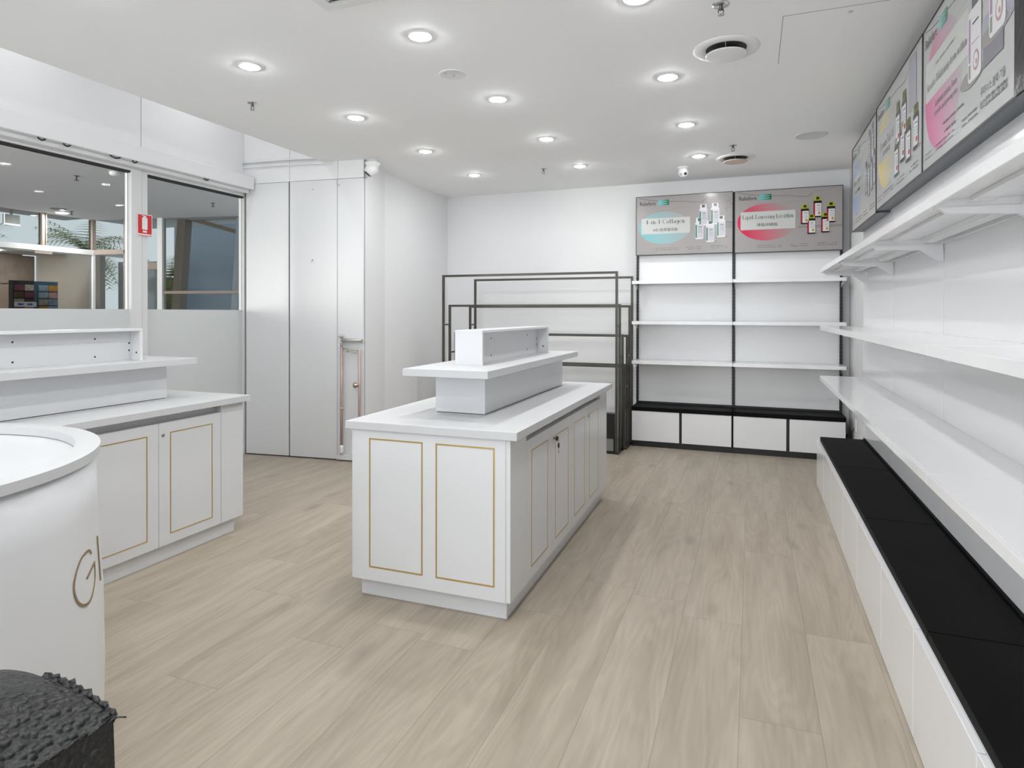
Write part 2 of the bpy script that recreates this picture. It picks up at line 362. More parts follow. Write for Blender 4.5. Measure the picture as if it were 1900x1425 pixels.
for x in (-2.95, -1.73, -.53):
    for y in (1.99, .88, -.3, -1.6):
        if x < -2.9 and 0 < y < 1.5: continue
        t = add_light(x, y); t['label'] = 'lit round downlight further forward than the visible rows'
for y, w_ in ((-.5, 'behind the photographer'), (1.2, 'above the near end of the long counter'), (2.9, 'above the far end of the long counter'), (4.5, 'beside the alcove')):
    t = add_light(-4.62, y, 'glow_fill'); t.location.z = 3.9; t['label'] = 'added unseen fill lamp high in the window recess, ' + w_  # out-of-view lamps added to brighten the window side
def diffuser(x, y, disc, lb):
    t = thing('air_diffuser', lb, 'air vent', (x, y, CEIL), 'round air diffusers in the ceiling')
    MB().lathe((x, y, CEIL - .012), [(.112, .010), (.120, .006), (.14, 0), (.155, .0), (.185, .008), (.187, .012)], 56).build('outer_ring', M['matwhite'], t)
    MB().lathe((x, y, CEIL - .003), [(0, 0), (.116, 0), (.116, .001), (0, .001)], 48).build('dark_throat', M['dark'], t)
    MB().lathe((x, y, CEIL - .042), [(0, 0), (.105, 0), (.113, .003), (.115, .006), (.10, .010), (0, .011)], 48).build('centre_disc', disc, t)
    MB().lathe((x, y, CEIL - .032), [(.012, 0), (.012, .03)], 12).box(x - .002, y - .12, CEIL - .012, x + .002, y + .12, CEIL - .003).build('hanger', M['grey'], t)
diffuser(-.146, 3.88, M['matwhite'], 'large round white air diffuser in the ceiling nearest the camera')
diffuser(-.158, 6.63, M['beige'], 'round air diffuser with a beige centre disc near the back wall')
def speaker(x, y, r, lb, nub):
    t = thing('ceiling_speaker', lb, 'ceiling speaker', (x, y, CEIL), 'flat round ceiling grilles')
    MB().lathe((x, y, CEIL - .006), [(0, .001), (r * .88, .001), (r * .9, 0), (r, .002), (r + .003, .006)], 48).build('grille', mat('pale_grille', (.70, .70, .70, 1), .7) if 'grey' in lb else M['matwhite'], t)
    if nub:
        MB().lathe((x, y, CEIL - .016), [(0, 0), (.012, .002), (.016, .010)], 20).box(x - .035, y - .06, CEIL - .008, x - .025, y - .03, CEIL - .005).build('sensor', M['grey'], t)
speaker(-1.815, 3.67, .085, 'flat round white ceiling plate with a small centre nub between downlights', True)
speaker(.474, 6.02, .13, 'flat round pale grey ceiling grille near the right wall', False)
def sprinkler(x, y, lb, s=1.0):
    t = thing('sprinkler_head', lb, 'sprinkler', (x, y, CEIL), 'fire sprinkler heads on the ceiling')
    MB().lathe((x, y, CEIL - .006 * s), [(.012, 0), (.034 * s, .003), (.036 * s, .006 * s)], 28).build('escutcheon', M['chrome'], t)
    MB().lathe((x, y, CEIL - .024 * s), [(0, 0), (.009, 0), (.010, .018), (.010, .024)], 16).tube([(x - .009, y, CEIL - .022), (x - .013, y, CEIL - .035), (x - .008, y, CEIL - .05)], .0028, 6).tube([(x + .009, y, CEIL - .022), (x + .013, y, CEIL - .035), (x + .008, y, CEIL - .05)], .0028, 6).build('frame', mat('sprinkler_bronze', (.12, .12, .12, 1), .35, metal=.8), t)
    MB().lathe((x, y, CEIL - .053), [(0, 0), (.017, 0), (.017, .003), (0, .004)], 20).build('deflector', M['chrome'], t)
sprinkler(-.150, 3.315, 'chrome sprinkler head at the top edge of the view, in front of the large diffuser', 1.2)
sprinkler(-.168, 6.13, 'small chrome sprinkler head beside the beige air diffuser')
sprinkler(-3.44, 3.65, 'dark sprinkler head near the open ceiling edge by the window')
sprinkler(-2.09, 6.42, 'small sprinkler head above the dark metal racks at the back')
# dome cameras
t = thing('dome_camera', 'white dome security camera on the ceiling at the alcove pillar, lens turned to the window', 'camera', (-3.573, 5.42, CEIL), 'security cameras on the ceiling')
MB().lathe((-3.573, 5.42, CEIL - .085), [(.050, 0), (.062, .018), (.076, .045), (.077, .052), (.055, .054), (.055, .085)], 40).build('base', M['matwhite'], t)
ax = Vector((-.55, -.35, -.75)).normalized()
MB().lathe(Vector((-3.573, 5.42, CEIL - .09)), [(0, .074), (.044, .074), (.056, .055), (.063, .02), (.063, -.01), (.05, -.04), (0, -.05)], 36, ax).build('dome', M['matwhite'], t)
MB().lathe(Vector((-3.573, 5.42, CEIL - .09)) + ax * .0745, [(0, .004), (.034, .004), (.040, 0)], 28, ax).build('lens', M['dark'], t)
cx_, cy_ = -.683, 6.86
t = thing('dome_camera', 'small white eyeball security camera with two round lenses facing the shop, near the back wall', 'camera', (cx_, cy_, CEIL), 'security cameras on the ceiling')
MB().lathe((cx_, cy_, CEIL - .02), [(.05, 0), (.055, .01), (.057, .02)], 36).build('base', M['matwhite'], t)
ax = Vector((.1, -.93, -.35)).normalized(); cc = Vector((cx_, cy_, CEIL - .055))
MB().lathe(cc, [(0, .046)] + [(.052 * math.sin(a), .052 * math.cos(a)) for a in [.45 + i * (PI - .45) / 12 for i in range(13)]], 36, ax).build('eyeball', M['matwhite'], t)
side = ax.cross(Vector((0, 0, 1))).normalized()
for sgn, mm in ((-1, M['dark']), (1, M['grey'])):
    MB().lathe(cc + ax * .044 + side * sgn * .021 - Vector((0, 0, .006)), [(0, .006), (.013, .006), (.015, 0)], 20, ax).build('lens', mm, t)
# access hatch and other ceiling marks
h = MB()
def hatch(x0, y0, x1, y1, w_=.003):
    z0, z1 = CEIL - .001, CEIL
    h.box(x0, y0, z0, x1, y0 + w_, z1); h.box(x0, y0, z0, x0 + w_, y1, z1)
hatch(.145, 3.56, .80, 4.22)
struct(h.build('trim_6', M['seam']))
t = thing('ceiling_panel_catch', 'tiny dark slot catch of the ceiling access panel near the posters', 'catch', (.467, 3.61, CEIL))
MB().lathe((.467, 3.625, CEIL - .003), [(0, 0), (.012, 0), (.013, .003)], 16).build('slot', M['grey'], t)
t = thing('ceiling_cassette', 'corner of a square white ceiling vent at the top edge of the view', 'air vent', (-1.72, 2.36, CEIL))
MB().box(-2.02, 2.06, CEIL - .012, -1.42, 2.12, CEIL).box(-2.02, 2.60, CEIL - .012, -1.42, 2.66, CEIL).box(-2.02, 2.12, CEIL - .012, -1.96, 2.60, CEIL).box(-1.48, 2.12, CEIL - .012, -1.42, 2.60, CEIL).build('surround', M['matwhite'], t)
MB().box(-1.96, 2.12, CEIL - .002, -1.48, 2.60, CEIL).build('dark_throat', M['dark'], t)
mb = MB()
for k in range(8): mb.box(-1.955, 2.13 + k * .058, CEIL - .012, -1.485, 2.165 + k * .058, CEIL - .009)
mb.build('louvre', M['matwhite'], t)

# ---------------------------------------------------------------- display counters
def ring(mb, kind, c, a0, a1, z0, z1, w_=.0065, d=.0015):
    """thin rectangular inlay: kind 'y' lies on plane x=c facing +x, kind 'x' lies on plane y=c facing -y"""
    for (p0, p1, q0, q1) in ((a0, a1, z0, z0 + w_), (a0, a1, z1 - w_, z1), (a0, a0 + w_, z0 + w_, z1 - w_), (a1 - w_, a1, z0 + w_, z1 - w_)):
        if kind == 'y': mb.box(c - .001, p0, q0, c + d, p1, q1)
        else: mb.box(p0, c - d, q0, p1, c + .001, q1)
def counter(root, x0, x1, y0, y1, doors, end_front, tiers, endpanel):
    """x1 is the door side; top from x0..x1,y0..y1"""
    bx0, bx1, by0, by1 = x0 + .03, x1 - .04, y0 + .02, y1 - .03
    MB().box(x0, y0, .89, x1, y1, .93).build('countertop', M['top'], root, bevel=.0015)
    MB().box(bx0 + .03, by0 + .045, 0, bx1 - .035, by1 - .045, .105).build('plinth', M['laminate'], root, bevel=.001)
    fd0, fd1 = doors[0][0], doors[-1][1]
    MB().box(bx0, by0, .10, bx1 - .022, by1, .83).box(bx0, by0, .83, bx1 - .05, by1, .889).box(bx1 - .05, by0, .83, bx1, fd0, .889).box(bx1 - .05, fd1, .83, bx1, by1, .889).box(bx1 - .022, by0, .10, bx1, fd0 - .002, .83).box(bx1 - .022, fd1 + .002, .10, bx1, by1, .83).build('carcass', M['laminate'], root, bevel=.001)
    for i, (a, b, fa, fb, lock) in enumerate(doors):
        dd = MB().box(bx1 - .020, a + .0015, .10, bx1, b - .0015, .84).build('door', M['laminate'], root, bevel=.0012)
        g_ = MB(); ring(g_, 'y', bx1, fa, fb, .16, .778); g_.build('gold_trim', M['gold'], dd, label='thin gold inlay frame')
        if lock is not None:
            MB().lathe((bx1, lock, .765), [(.011, 0), (.011, .003), (.009, .005), (0, .005)], 20, (1, 0, 0)).box(bx1 + .005, lock - .001, .759, bx1 + .0056, lock + .001, .771, 1).build('lock', [M['chrome'], M['dark']], dd, label='round chrome lock')
    if end_front:
        p = MB().box(bx0 + .012, by0 - .004, .10, bx1 - .024, by0, .889).build('end_panel', M['laminate'], root, bevel=.001)
        for a, b in end_front:
            g_ = MB(); ring(g_, 'x', by0 - .004, a, b, .168, .846, .008); g_.build('gold_trim', M['gold'], p, label='thin gold inlay frame')
    (rx0, rx1, ry0, ry1), (sx0, sx1, sy0, sy1), (tx0, tx1, ty0, ty1) = tiers
    MB().box(rx0, ry0, .934, rx1, ry1, 1.157).box(rx0 + .006, ry0 + .006, .93, rx1 - .006, ry1 - .006, .934, 1).build('lower_riser', [M['laminate'], M['dark']], root, bevel=.001)
    MB().box(sx0, sy0, 1.157, sx1, sy1, 1.197).build('display_shelf', M['top'], root, bevel=.0015)
    u = MB().box(tx0, ty0, 1.385, tx1, ty1, 1.40)                     # lid
    u.box(tx0, ty0, 1.197, tx1, ty0 + .016, 1.385); u.box(tx0, ty1 - .016, 1.197, tx1, ty1, 1.385)
    u.box(tx0 + .07, ty0 + .016, 1.197, tx0 + .086, ty1 - .016, 1.385)
    ur = u.build('top_riser', M['laminate'], root, bevel=.001)
    fx = tx0 + .086
    ye = ty1 - .016
    for y, z in ((ye - .235, 1.34), (ye - .235, 1.232), (ye - .012 - .0, 1.306), (ye - .012, 1.26), (ty0 + .35, 1.34), (ty0 + .35, 1.232)):
        MB().lathe((fx, y, z), [(.0055, 0), (.0055, .0012), (0, .0012)], 14, (1, 0, 0)).build('dowel_hole', M['dark'], ur)
    MB().lathe((fx + .05, ye, 1.247), [(.006, 0), (.006, .0012), (0, .0012)], 14, (0, -1, 0)).build('dowel_hole', M['dark'], ur)

isl = thing('display_island', 'white tiered display island with gold inlaid doors in the middle of the floor', 'display counter', (-1.043, 2.80, 0))
counter(isl, -2.010, -1.043, 2.80, 5.07,
        [(3.055, 3.507, 3.135, 3.428, None), (3.507, 3.943, 3.575, 3.870, 3.54), (3.943, 4.38, 4.016, 4.307, None), (4.38, 4.80, 4.44, 4.732, 4.405)],
        [(-1.872, -1.556), (-1.483, -1.163)],
        ((-1.70, -1.392, 3.237, 4.82), (-1.784, -1.279, 3.005, 4.87), (-1.628, -1.452, 3.34, 4.64)), True)
isl.rotation_euler.z = math.radians(.45)
def on_isl(x, y, z):
    a = math.radians(.45); dx, dy = x + 1.043, y - 2.80
    return Vector((-1.043 + dx * math.cos(a) - dy * math.sin(a), 2.80 + dx * math.sin(a) + dy * math.cos(a), z))
kp = on_isl(-1.078, 3.54, .765)
ky = thing('key', 'black headed key hanging on a ring from the lock of the island door', 'key', kp)
MB().tube([kp, kp + Vector((.012, .0, 0))], .003, 8).lathe(kp + Vector((.012, 0, 0)), [(0, 0), (.013, 0), (.014, .002), (.014, .010), (.013, .012), (0, .012)], 24, (1, 0, 0)).build('turned_key', M['black'], ky)
MB().tube([kp + Vector((.026 + .0, .0 + .010 * math.sin(a), -.014 - .010 * math.cos(a))) for a in [i * 2 * PI / 16 for i in range(17)]], .0011, 6).build('ring', M['chrome'], ky)
k2 = kp + Vector((.026, .003, -.040))
MB().lathe(k2 - Vector((.002, 0, 0)), [(0, 0), (.0145, 0), (.0155, .001), (.0155, .004), (.0145, .005), (0, .005)], 28, (1, 0, 0)).build('key_head', M['black'], ky)
MB().box(k2.x - .001, k2.y - .0035, k2.z - .046, k2.x + .001, k2.y + .0035, k2.z - .014).box(k2.x - .001, k2.y - .006, k2.z - .044, k2.x + .001, k2.y - .0035, k2.z - .034).build('key_blade', M['chrome'], ky)

cnt = thing('display_counter', 'long white tiered counter with gold inlaid doors in front of the window', 'display counter', (-3.7, 2.4, 0))
counter(cnt, -4.21, -3.255, 1.42, 3.435,
        [(1.79, 2.265, 1.87, 2.19, None), (2.265, 2.742, 2.345, 2.667, None), (2.742, 3.213, 2.820, 3.141, 2.771)],
        None, ((-3.95, -3.65, 1.75, 3.10), (-4.0, -3.497, 1.60, 3.205), (-3.80, -3.628, 1.85, 2.905)), False)

# ---------------------------------------------------------------- round reception counter
RC = (-2.59, .915)
rr = thing('reception_counter', 'round white reception counter with a gold letter G at the left edge', 'counter', (RC[0], RC[1], 0))
MB().lathe((RC[0], RC[1], 0), [(.785, 0), (.790, .30), (.786, .55), (.768, .85), (.765, 1.02), (.745, 1.02), (.745, 0), (.785, 0)], 128).build('curved_body', M['laminate'], rr)
MB().lathe((RC[0], RC[1], 1.02), [(.705, 0), (.778, 0), (.778, .03), (.705, .03), (.705, 0)], 160, smooth=False).build('rim', M['top'], rr)
MB().lathe((RC[0], RC[1], .99), [(0, 0), (.74, 0), (.74, .028), (0, .028)], 128, smooth=False).build('inner_worktop', M['laminate'], rr)
def cylp(a, z, r): return (RC[0] + r * math.cos(math.radians(a)), RC[1] + r * math.sin(math.radians(a)), z)
def body_r(z):
    P_ = [(0, .785), (.30, .790), (.55, .786), (.85, .768), (1.02, .765)]
    for (z0, r0), (z1, r1) in zip(P_, P_[1:]):
        if z <= z1: return r0 + (r1 - r0) * (z - z0) / (z1 - z0)
    return .765
def stroke(mb, pts, ws, dep=.0025):
    """ribbon of varying width wrapped on the drum; pts (angle,z)"""
    k = math.radians(1) * .78; P_ = [Vector((a * k, z)) for a, z in pts]; n = len(P_); vs = []
    for i in range(n):
        t = (P_[min(i + 1, n - 1)] - P_[max(i - 1, 0)]).normalized(); nn = Vector((-t.y, t.x))
        for sg_ in (1, -1):
            q = P_[i] + nn * ws[i] * sg_
            for dd in (0, dep): vs.append(cylp(q.x / k, q.y, body_r(q.y) + dd))
    fs = []
    for i in range(n - 1):
        b, c = i * 4, (i + 1) * 4
        fs += [(b + 1, b + 3, c + 3, c + 1), (b, b + 1, c + 1, c), (b + 3, b + 2, c + 2, c + 3), (b + 2, b, c, c + 2)]
    fs += [(0, 2, 3, 1), ((n - 1) * 4, (n - 1) * 4 + 1, (n - 1) * 4 + 3, (n - 1) * 4 + 2)]
    mb.add(vs, fs, 0, False)
def smooth_path(p, w_, sub=6):
    out = []; ow = []
    g_ = lambda i: p[max(0, min(len(p) - 1, i))]
    for i in range(len(p) - 1):
        for s in range(sub):
            t = s / sub; a, b, c, d = (Vector(g_(i + j)) for j in (-1, 0, 1, 2))
            out.append(tuple(.5 * ((2 * b) + (c - a) * t + (2 * a - 5 * b + 4 * c - d) * t * t + (3 * b - a - 3 * c + d) * t ** 3)))
            ow.append(w_[i] + (w_[i + 1] - w_[i]) * t)
    out.append(p[-1]); ow.append(w_[-1]); return out, ow
gp = [(41.0, .722), (40.0, .735), (38.6, .7405), (36.9, .741), (34.7, .736), (32.7, .7185), (31.1, .694), (30.35, .668), (30.7, .640), (31.8, .614), (33.9, .5935), (36.6, .584), (39.0, .5905), (41.2, .613), (42.5, .638), (42.9, .664)]
gw = [.004, .006, .005, .0045, .004, .004, .0045, .005, .0055, .006, .0062, .006, .004, .0022, .0018, .002]
gw = [q * .72 for q in gw]; gp = [(35.4 + (a - 36.5) * .95, z) for a, z in gp]; mb = MB(); a_, b_ = smooth_path(gp, gw); stroke(mb, a_, b_)
stroke(mb, [(35.8, .661), (37.7, .670), (39.9, .680), (41.5, .6835)], [.0035, .0035, .004, .004]); stroke(mb, [(41.5, .686), (41.45, .664)], [.004, .0025])
mb.build('letter_g', M['bronze'], rr, label='gold capital letter G')
mb = MB(); stroke(mb, [(46.2, .749), (46.2, .70), (46.2, .65), (46.2, .599)], [.004] * 4, .003); mb.build('letter_stem', M['bronze'], rr, label='thin gold upright of the next letter, seen edge on')

# ---------------------------------------------------------------- back wall shelving
def back_bay(x0, x1, dx, label, posts):
    t = thing('wall_shelving', label, 'shelving unit', (x0, 7.4, 0), 'black and white shelving bays on the back wall')
    for px in posts:
        mb = MB().box(px - .0125, 7.462, .40, px + .0125, 7.50, 2.86)
        for k in range(60): mb.box(px - .0150, 7.461, .50 + k * .039, px + .0150, 7.47, .516 + k * .039)
        mb.build('upright_post', M['black'], t)
    MB().box(x0 + .014, 7.478, .47, x1 - .014, 7.494, 2.84).build('back_panel', M['panel'], t, bevel=.001)
    for z in (1.868, 1.412, .965):
        s = MB().box(x0, 7.14, z - .036, x1, 7.152, z).box(x0, 7.152, z - .008, x1, 7.475, z).box(x0, 7.152, z - .036, x0 + .003, 7.475, z - .008).box(x1 - .003, 7.152, z - .036, x1, 7.475, z - .008).build('shelf', M['gloss'], t, bevel=.0008)
        for bx in (x0 + .012, x1 - .012): MB().add([(bx - .0015, 7.20, z - .036), (bx + .0015, 7.20, z - .036), (bx + .0015, 7.476, z - .036), (bx - .0015, 7.476, z - .036), (bx - .0015, 7.476, z - .09), (bx + .0015, 7.476, z - .09), (bx - .0015, 7.44, z - .09), (bx + .0015, 7.44, z - .09)], [(0, 1, 2, 3), (3, 2, 5, 4), (4, 5, 7, 6), (6, 7, 1, 0), (0, 3, 4, 6), (1, 7, 5, 2)]).build('bracket', M['gloss'], s)
    MB().box(x0, 7.13, .404, x1, 7.48, .447).build('bench_top', M['blacktop'], t, bevel=.001)
    MB().box(x0, 7.455, .447, x1, 7.475, .47).box(x0 + .004, 7.165, .06, x1 - .004, 7.48, .404).build('bench_frame', M['black'], t)
    MB().box(x0, 7.150, 0, x1, 7.46, .064).build('kick_rail', M['black'], t)
    for a, b in dx: MB().box(a, 7.135, .066, b, 7.163, .400).build('door', M['panel'], t, bevel=.0015)
back_bay(-1.272, -.194, [(-1.268, -.748), (-.719, -.203)], 'white back wall shelving bay with black bench, under the turquoise poster', (-1.262, -.192))
back_bay(-.190, .893, [(-.182, .338), (.369, .888)], 'white back wall shelving bay with black bench, under the crimson poster', (.882,))

# ---------------------------------------------------------------- right wall shelving
joints = [-.06, 1.21, 2.47, 3.73, 4.92, 6.05]
rl = ['nearest to the camera', 'second from the camera', 'middle one of five', 'second from the back wall', 'nearest to the back wall']
for i, (y0, y1) in enumerate(zip(joints, joints[1:])):
    t = thing('wall_shelving', 'glossy white shelving bay with black bench on the right wall, ' + rl[i], 'shelving unit', (.9, (y0 + y1) / 2, 0), 'shelving bays along the right wall')
    pe = y1 + (.12 if i == 4 else 0)
    MB().box(.900, y0 + .003, .44, .915, pe - .003, CEIL - .12).build('back_panel', M['panel'], t, bevel=.001)
    up = MB().box(.918, y1 - .02, .02, .955, y1 + .02, CEIL - .12)
    if i == 4: up = MB().box(.905, pe, .02, .955, pe + .045, CEIL - .12)
    up.build('upright_post', M['gloss'], t)
    for z in (1.888, 1.395, .962):
        s = MB().box(.55, y0 + .001, z - .036, .562, y1 - .001, z).box(.562, y0 + .001, z - .008, .898, y1 - .001, z).box(.562, y0 + .001, z - .036, .898, y0 + .004, z - .008).box(.562, y1 - .004, z - .036, .898, y1 - .001, z - .008).box(.886, y0 + .004, z - .036, .898, y1 - .004, z - .008).build('shelf', M['gloss'], t, bevel=.0008)
        rib = MB().box(.66, y0 + .03, z - .022, .72, y1 - .03, z - .0085).box(.80, y0 + .04, z - .032, .85, y1 - .04, z - .0085).build('stiffening_rib', M['gloss'], s)
        for by in (y0 + .008, y1 - .008):
            h_ = .0015
            prof = [(.575, z - .036), (.895, z - .036), (.899, z - .125), (.880, z - .125), (.80, z - .066), (.60, z - .055)]
            n = len(prof); MB().add([(a, by - h_, b) for a, b in prof] + [(a, by + h_, b) for a, b in prof], [tuple(range(n)), tuple(range(n, 2 * n))[::-1]] + [(k, (k + 1) % n, n + (k + 1) % n, n + k) for k in range(n)]).build('bracket', M['gloss'], s)
    MB().box(.556, y0 + .0025, .396, .898, y1 - .0025, .432).box(.885, y0 + .0025, .432, .900, y1 - .0025, .442).build('bench_top', M['blacktop'], t, bevel=.001)
    MB().box(.556, y0 + .003, .05, .895, y1 - .003, .395).build('bench_carcass', M['laminate'], t)
    MB().box(.575, y0 + .003, 0, .89, y1 - .003, .05).build('kick_rail', M['laminate'], t)
    m_ = (y0 + y1) / 2 + .06
    off = .10
    for a, b, o_ in ((y0 + off, m_, 0), (m_, y1 + (off if i < 4 else .06), 0)):
        MB().box(.535 + o_, a + .004, .004, .555, b - .004, .392).build('door', M['panel'], t, bevel=.0015)

# ---------------------------------------------------------------- metal racks
def rack(xa, xb, tiers, lb):
    t = thing('metal_rack', lb, 'metal rack', ((xa + xb) / 2, tiers[0][0], 0), 'empty stepped metal racks against the back wall')
    r = .0125
    for y, z in tiers:
        mb = MB()
        for x in (xa, xb): mb.tube([(x, y, .03), (x, y, z)], r, square=True)
        mb.tube([(xa + r, y, z - r), (xb - r, y, z - r)], r, square=True)
        mb.build('frame', M['tube'], t)
    mb = MB()
    for (ya, za), (yb, zb) in zip(tiers, tiers[1:]):
        for x in (xa, xb): mb.tube([(x, ya, zb - .235), (x, yb, zb - .235)], .009, square=True)
    mb.build('link_bar', M['tube'], t)
    mb = MB()
    for x in (xa, xb): mb.tube([(x, tiers[0][0] - (.01 if tiers[0][0] < tiers[1][0] else -.01), .018), (x, tiers[-1][0], .018)], .013, square=True)
    mb.build('base_rail', M['black'], t)
    mb = MB()
    for x in (xa, xb):
        for y, z in (tiers[0], tiers[-1]): mb.lathe((x, y, 0), [(.018, 0), (.018, .006), (.006, .008), (.006, .02)], 14)
    mb.build('levelling_foot', M['chrome'], t)
rack(-3.378, -1.335, [(6.60, 1.945), (6.765, 1.60), (6.925, 1.268), (7.075, .93)], 'dark stepped metal rack in front, tallest frame nearest the camera, behind the island')
rack(-3.285, -1.298, [(7.30, 1.93), (7.145, 1.592), (6.995, 1.262), (6.85, .93)], 'dark stepped metal rack behind the other, tallest frame against the back wall')
t = thing('storage_box', 'low black box with a grey label standing on the floor inside the metal racks', 'box', (-1.7, 6.68, 0))
MB().box(-2.05, 6.63, .012, -1.362, 6.72, .432).build('body', M['black'], t, bevel=.003)
MB().box(-1.46, 6.622, .035, -1.372, 6.629, .150).box(-1.46, 6.620, .150, -1.372, 6.629, .162).build('label_plate', mat('label_grey', srgb(128, 130, 126), .5), t)

# ---------------------------------------------------------------- wall socket and skirting box at the far right corner
t = thing('wall_socket', 'white wall socket with a short black lead in the far right corner', 'socket', (.97, 7.05, .40))
MB().box(.955, 6.98, .34, .969, 7.06, .455).build('plate', M['matwhite'], t, bevel=.003)
MB().tube([(.955, 7.02, .36), (.93, 7.03, .33), (.935, 7.06, .315), (.95, 7.10, .32)], .004, 8).build('lead', M['dark'], t)
t = thing('cable_bag', 'dark crumpled bag on the floor in the far right corner', 'bag', (.93, 7.25, 0))
MB().lathe((.925, 7.25, 0), [(.040, .0), (.044, .08), (.036, .2), (.02, .26), (0, .27)], 14).build('bag_body', M['black'], t)

# ---------------------------------------------------------------- fire hose pipes in the alcove
t = thing('standpipe', 'pinkish copper pipes and a valve mounted on the alcove wall', 'pipework', apt(1.28, .03, 0))
ps, pe2 = 1.175, 1.372
MB().tube([apt(ps, .055, .13), apt(ps, .055, 1.155)], .014, 12).lathe(apt(ps, .055, .52), [(.020, 0), (.020, .025)], 16).build('pipe', M['copper'], t)
MB().tube([apt(pe2, .055, .10), apt(pe2, .055, 1.13)], .013, 12).build('pipe', M['copper'], t)
MB().tube([apt(ps, .055, 1.15), apt(ps, .055, 1.235)], .010, 10).tube([apt(ps, .055, 1.225), apt(S_END - .002, .055, 1.225)], .018, 12).tube([apt(ps - .02, .055, 1.145), apt(pe2 + .01, .055, 1.125)], .008, 10).lathe(apt(ps - .01, .055, 1.265), [(0, -.022), (.02, -.01), (.024, 0), (.02, .01), (0, .022)], 16).build('top_rail', M['steelpipe'], t)
MB().tube([apt(ps + .06, .062, 1.11), apt(ps + .10, .062, 1.125), apt(ps + .14, .062, 1.10), apt(ps + .17, .062, 1.11)], .009, 8).build('clamp', M['steelpipe'], t)
MB().lathe(apt(pe2 - .055, .06, .775), [(0, 0), (.026, 0), (.03, .01), (.026, .02), (.018, .03), (.018, .06)], 20, (AD[0], AD[1], 0)).build('valve', mat('dull_brass', srgb(160, 145, 135), .3, metal=.6), t)
MB().lathe(apt(ps, .055, .10), [(.018, -.02), (.024, 0), (.02, .03), (.024, .05), (.012, .065)], 18).build('lower_fitting', M['matwhite'], t)

# ---------------------------------------------------------------- posters
def textmesh(body, size=1.0):
    cu = bpy.data.curves.new('lettering', 'FONT'); cu.body = body; cu.size = size; cu.resolution_u = 2
    ob = bpy.data.objects.new('lettering', cu); COL.objects.link(ob)
    dg = bpy.context.evaluated_depsgraph_get(); me = bpy.data.meshes.new_from_object(ob.evaluated_get(dg))
    vs = [(v.co.x, v.co.y) for v in me.vertices]; fs = [tuple(p.vertices) for p in me.polygons]
    bpy.data.objects.remove(ob); bpy.data.curves.remove(cu); bpy.data.meshes.remove(me)
    return vs, fs
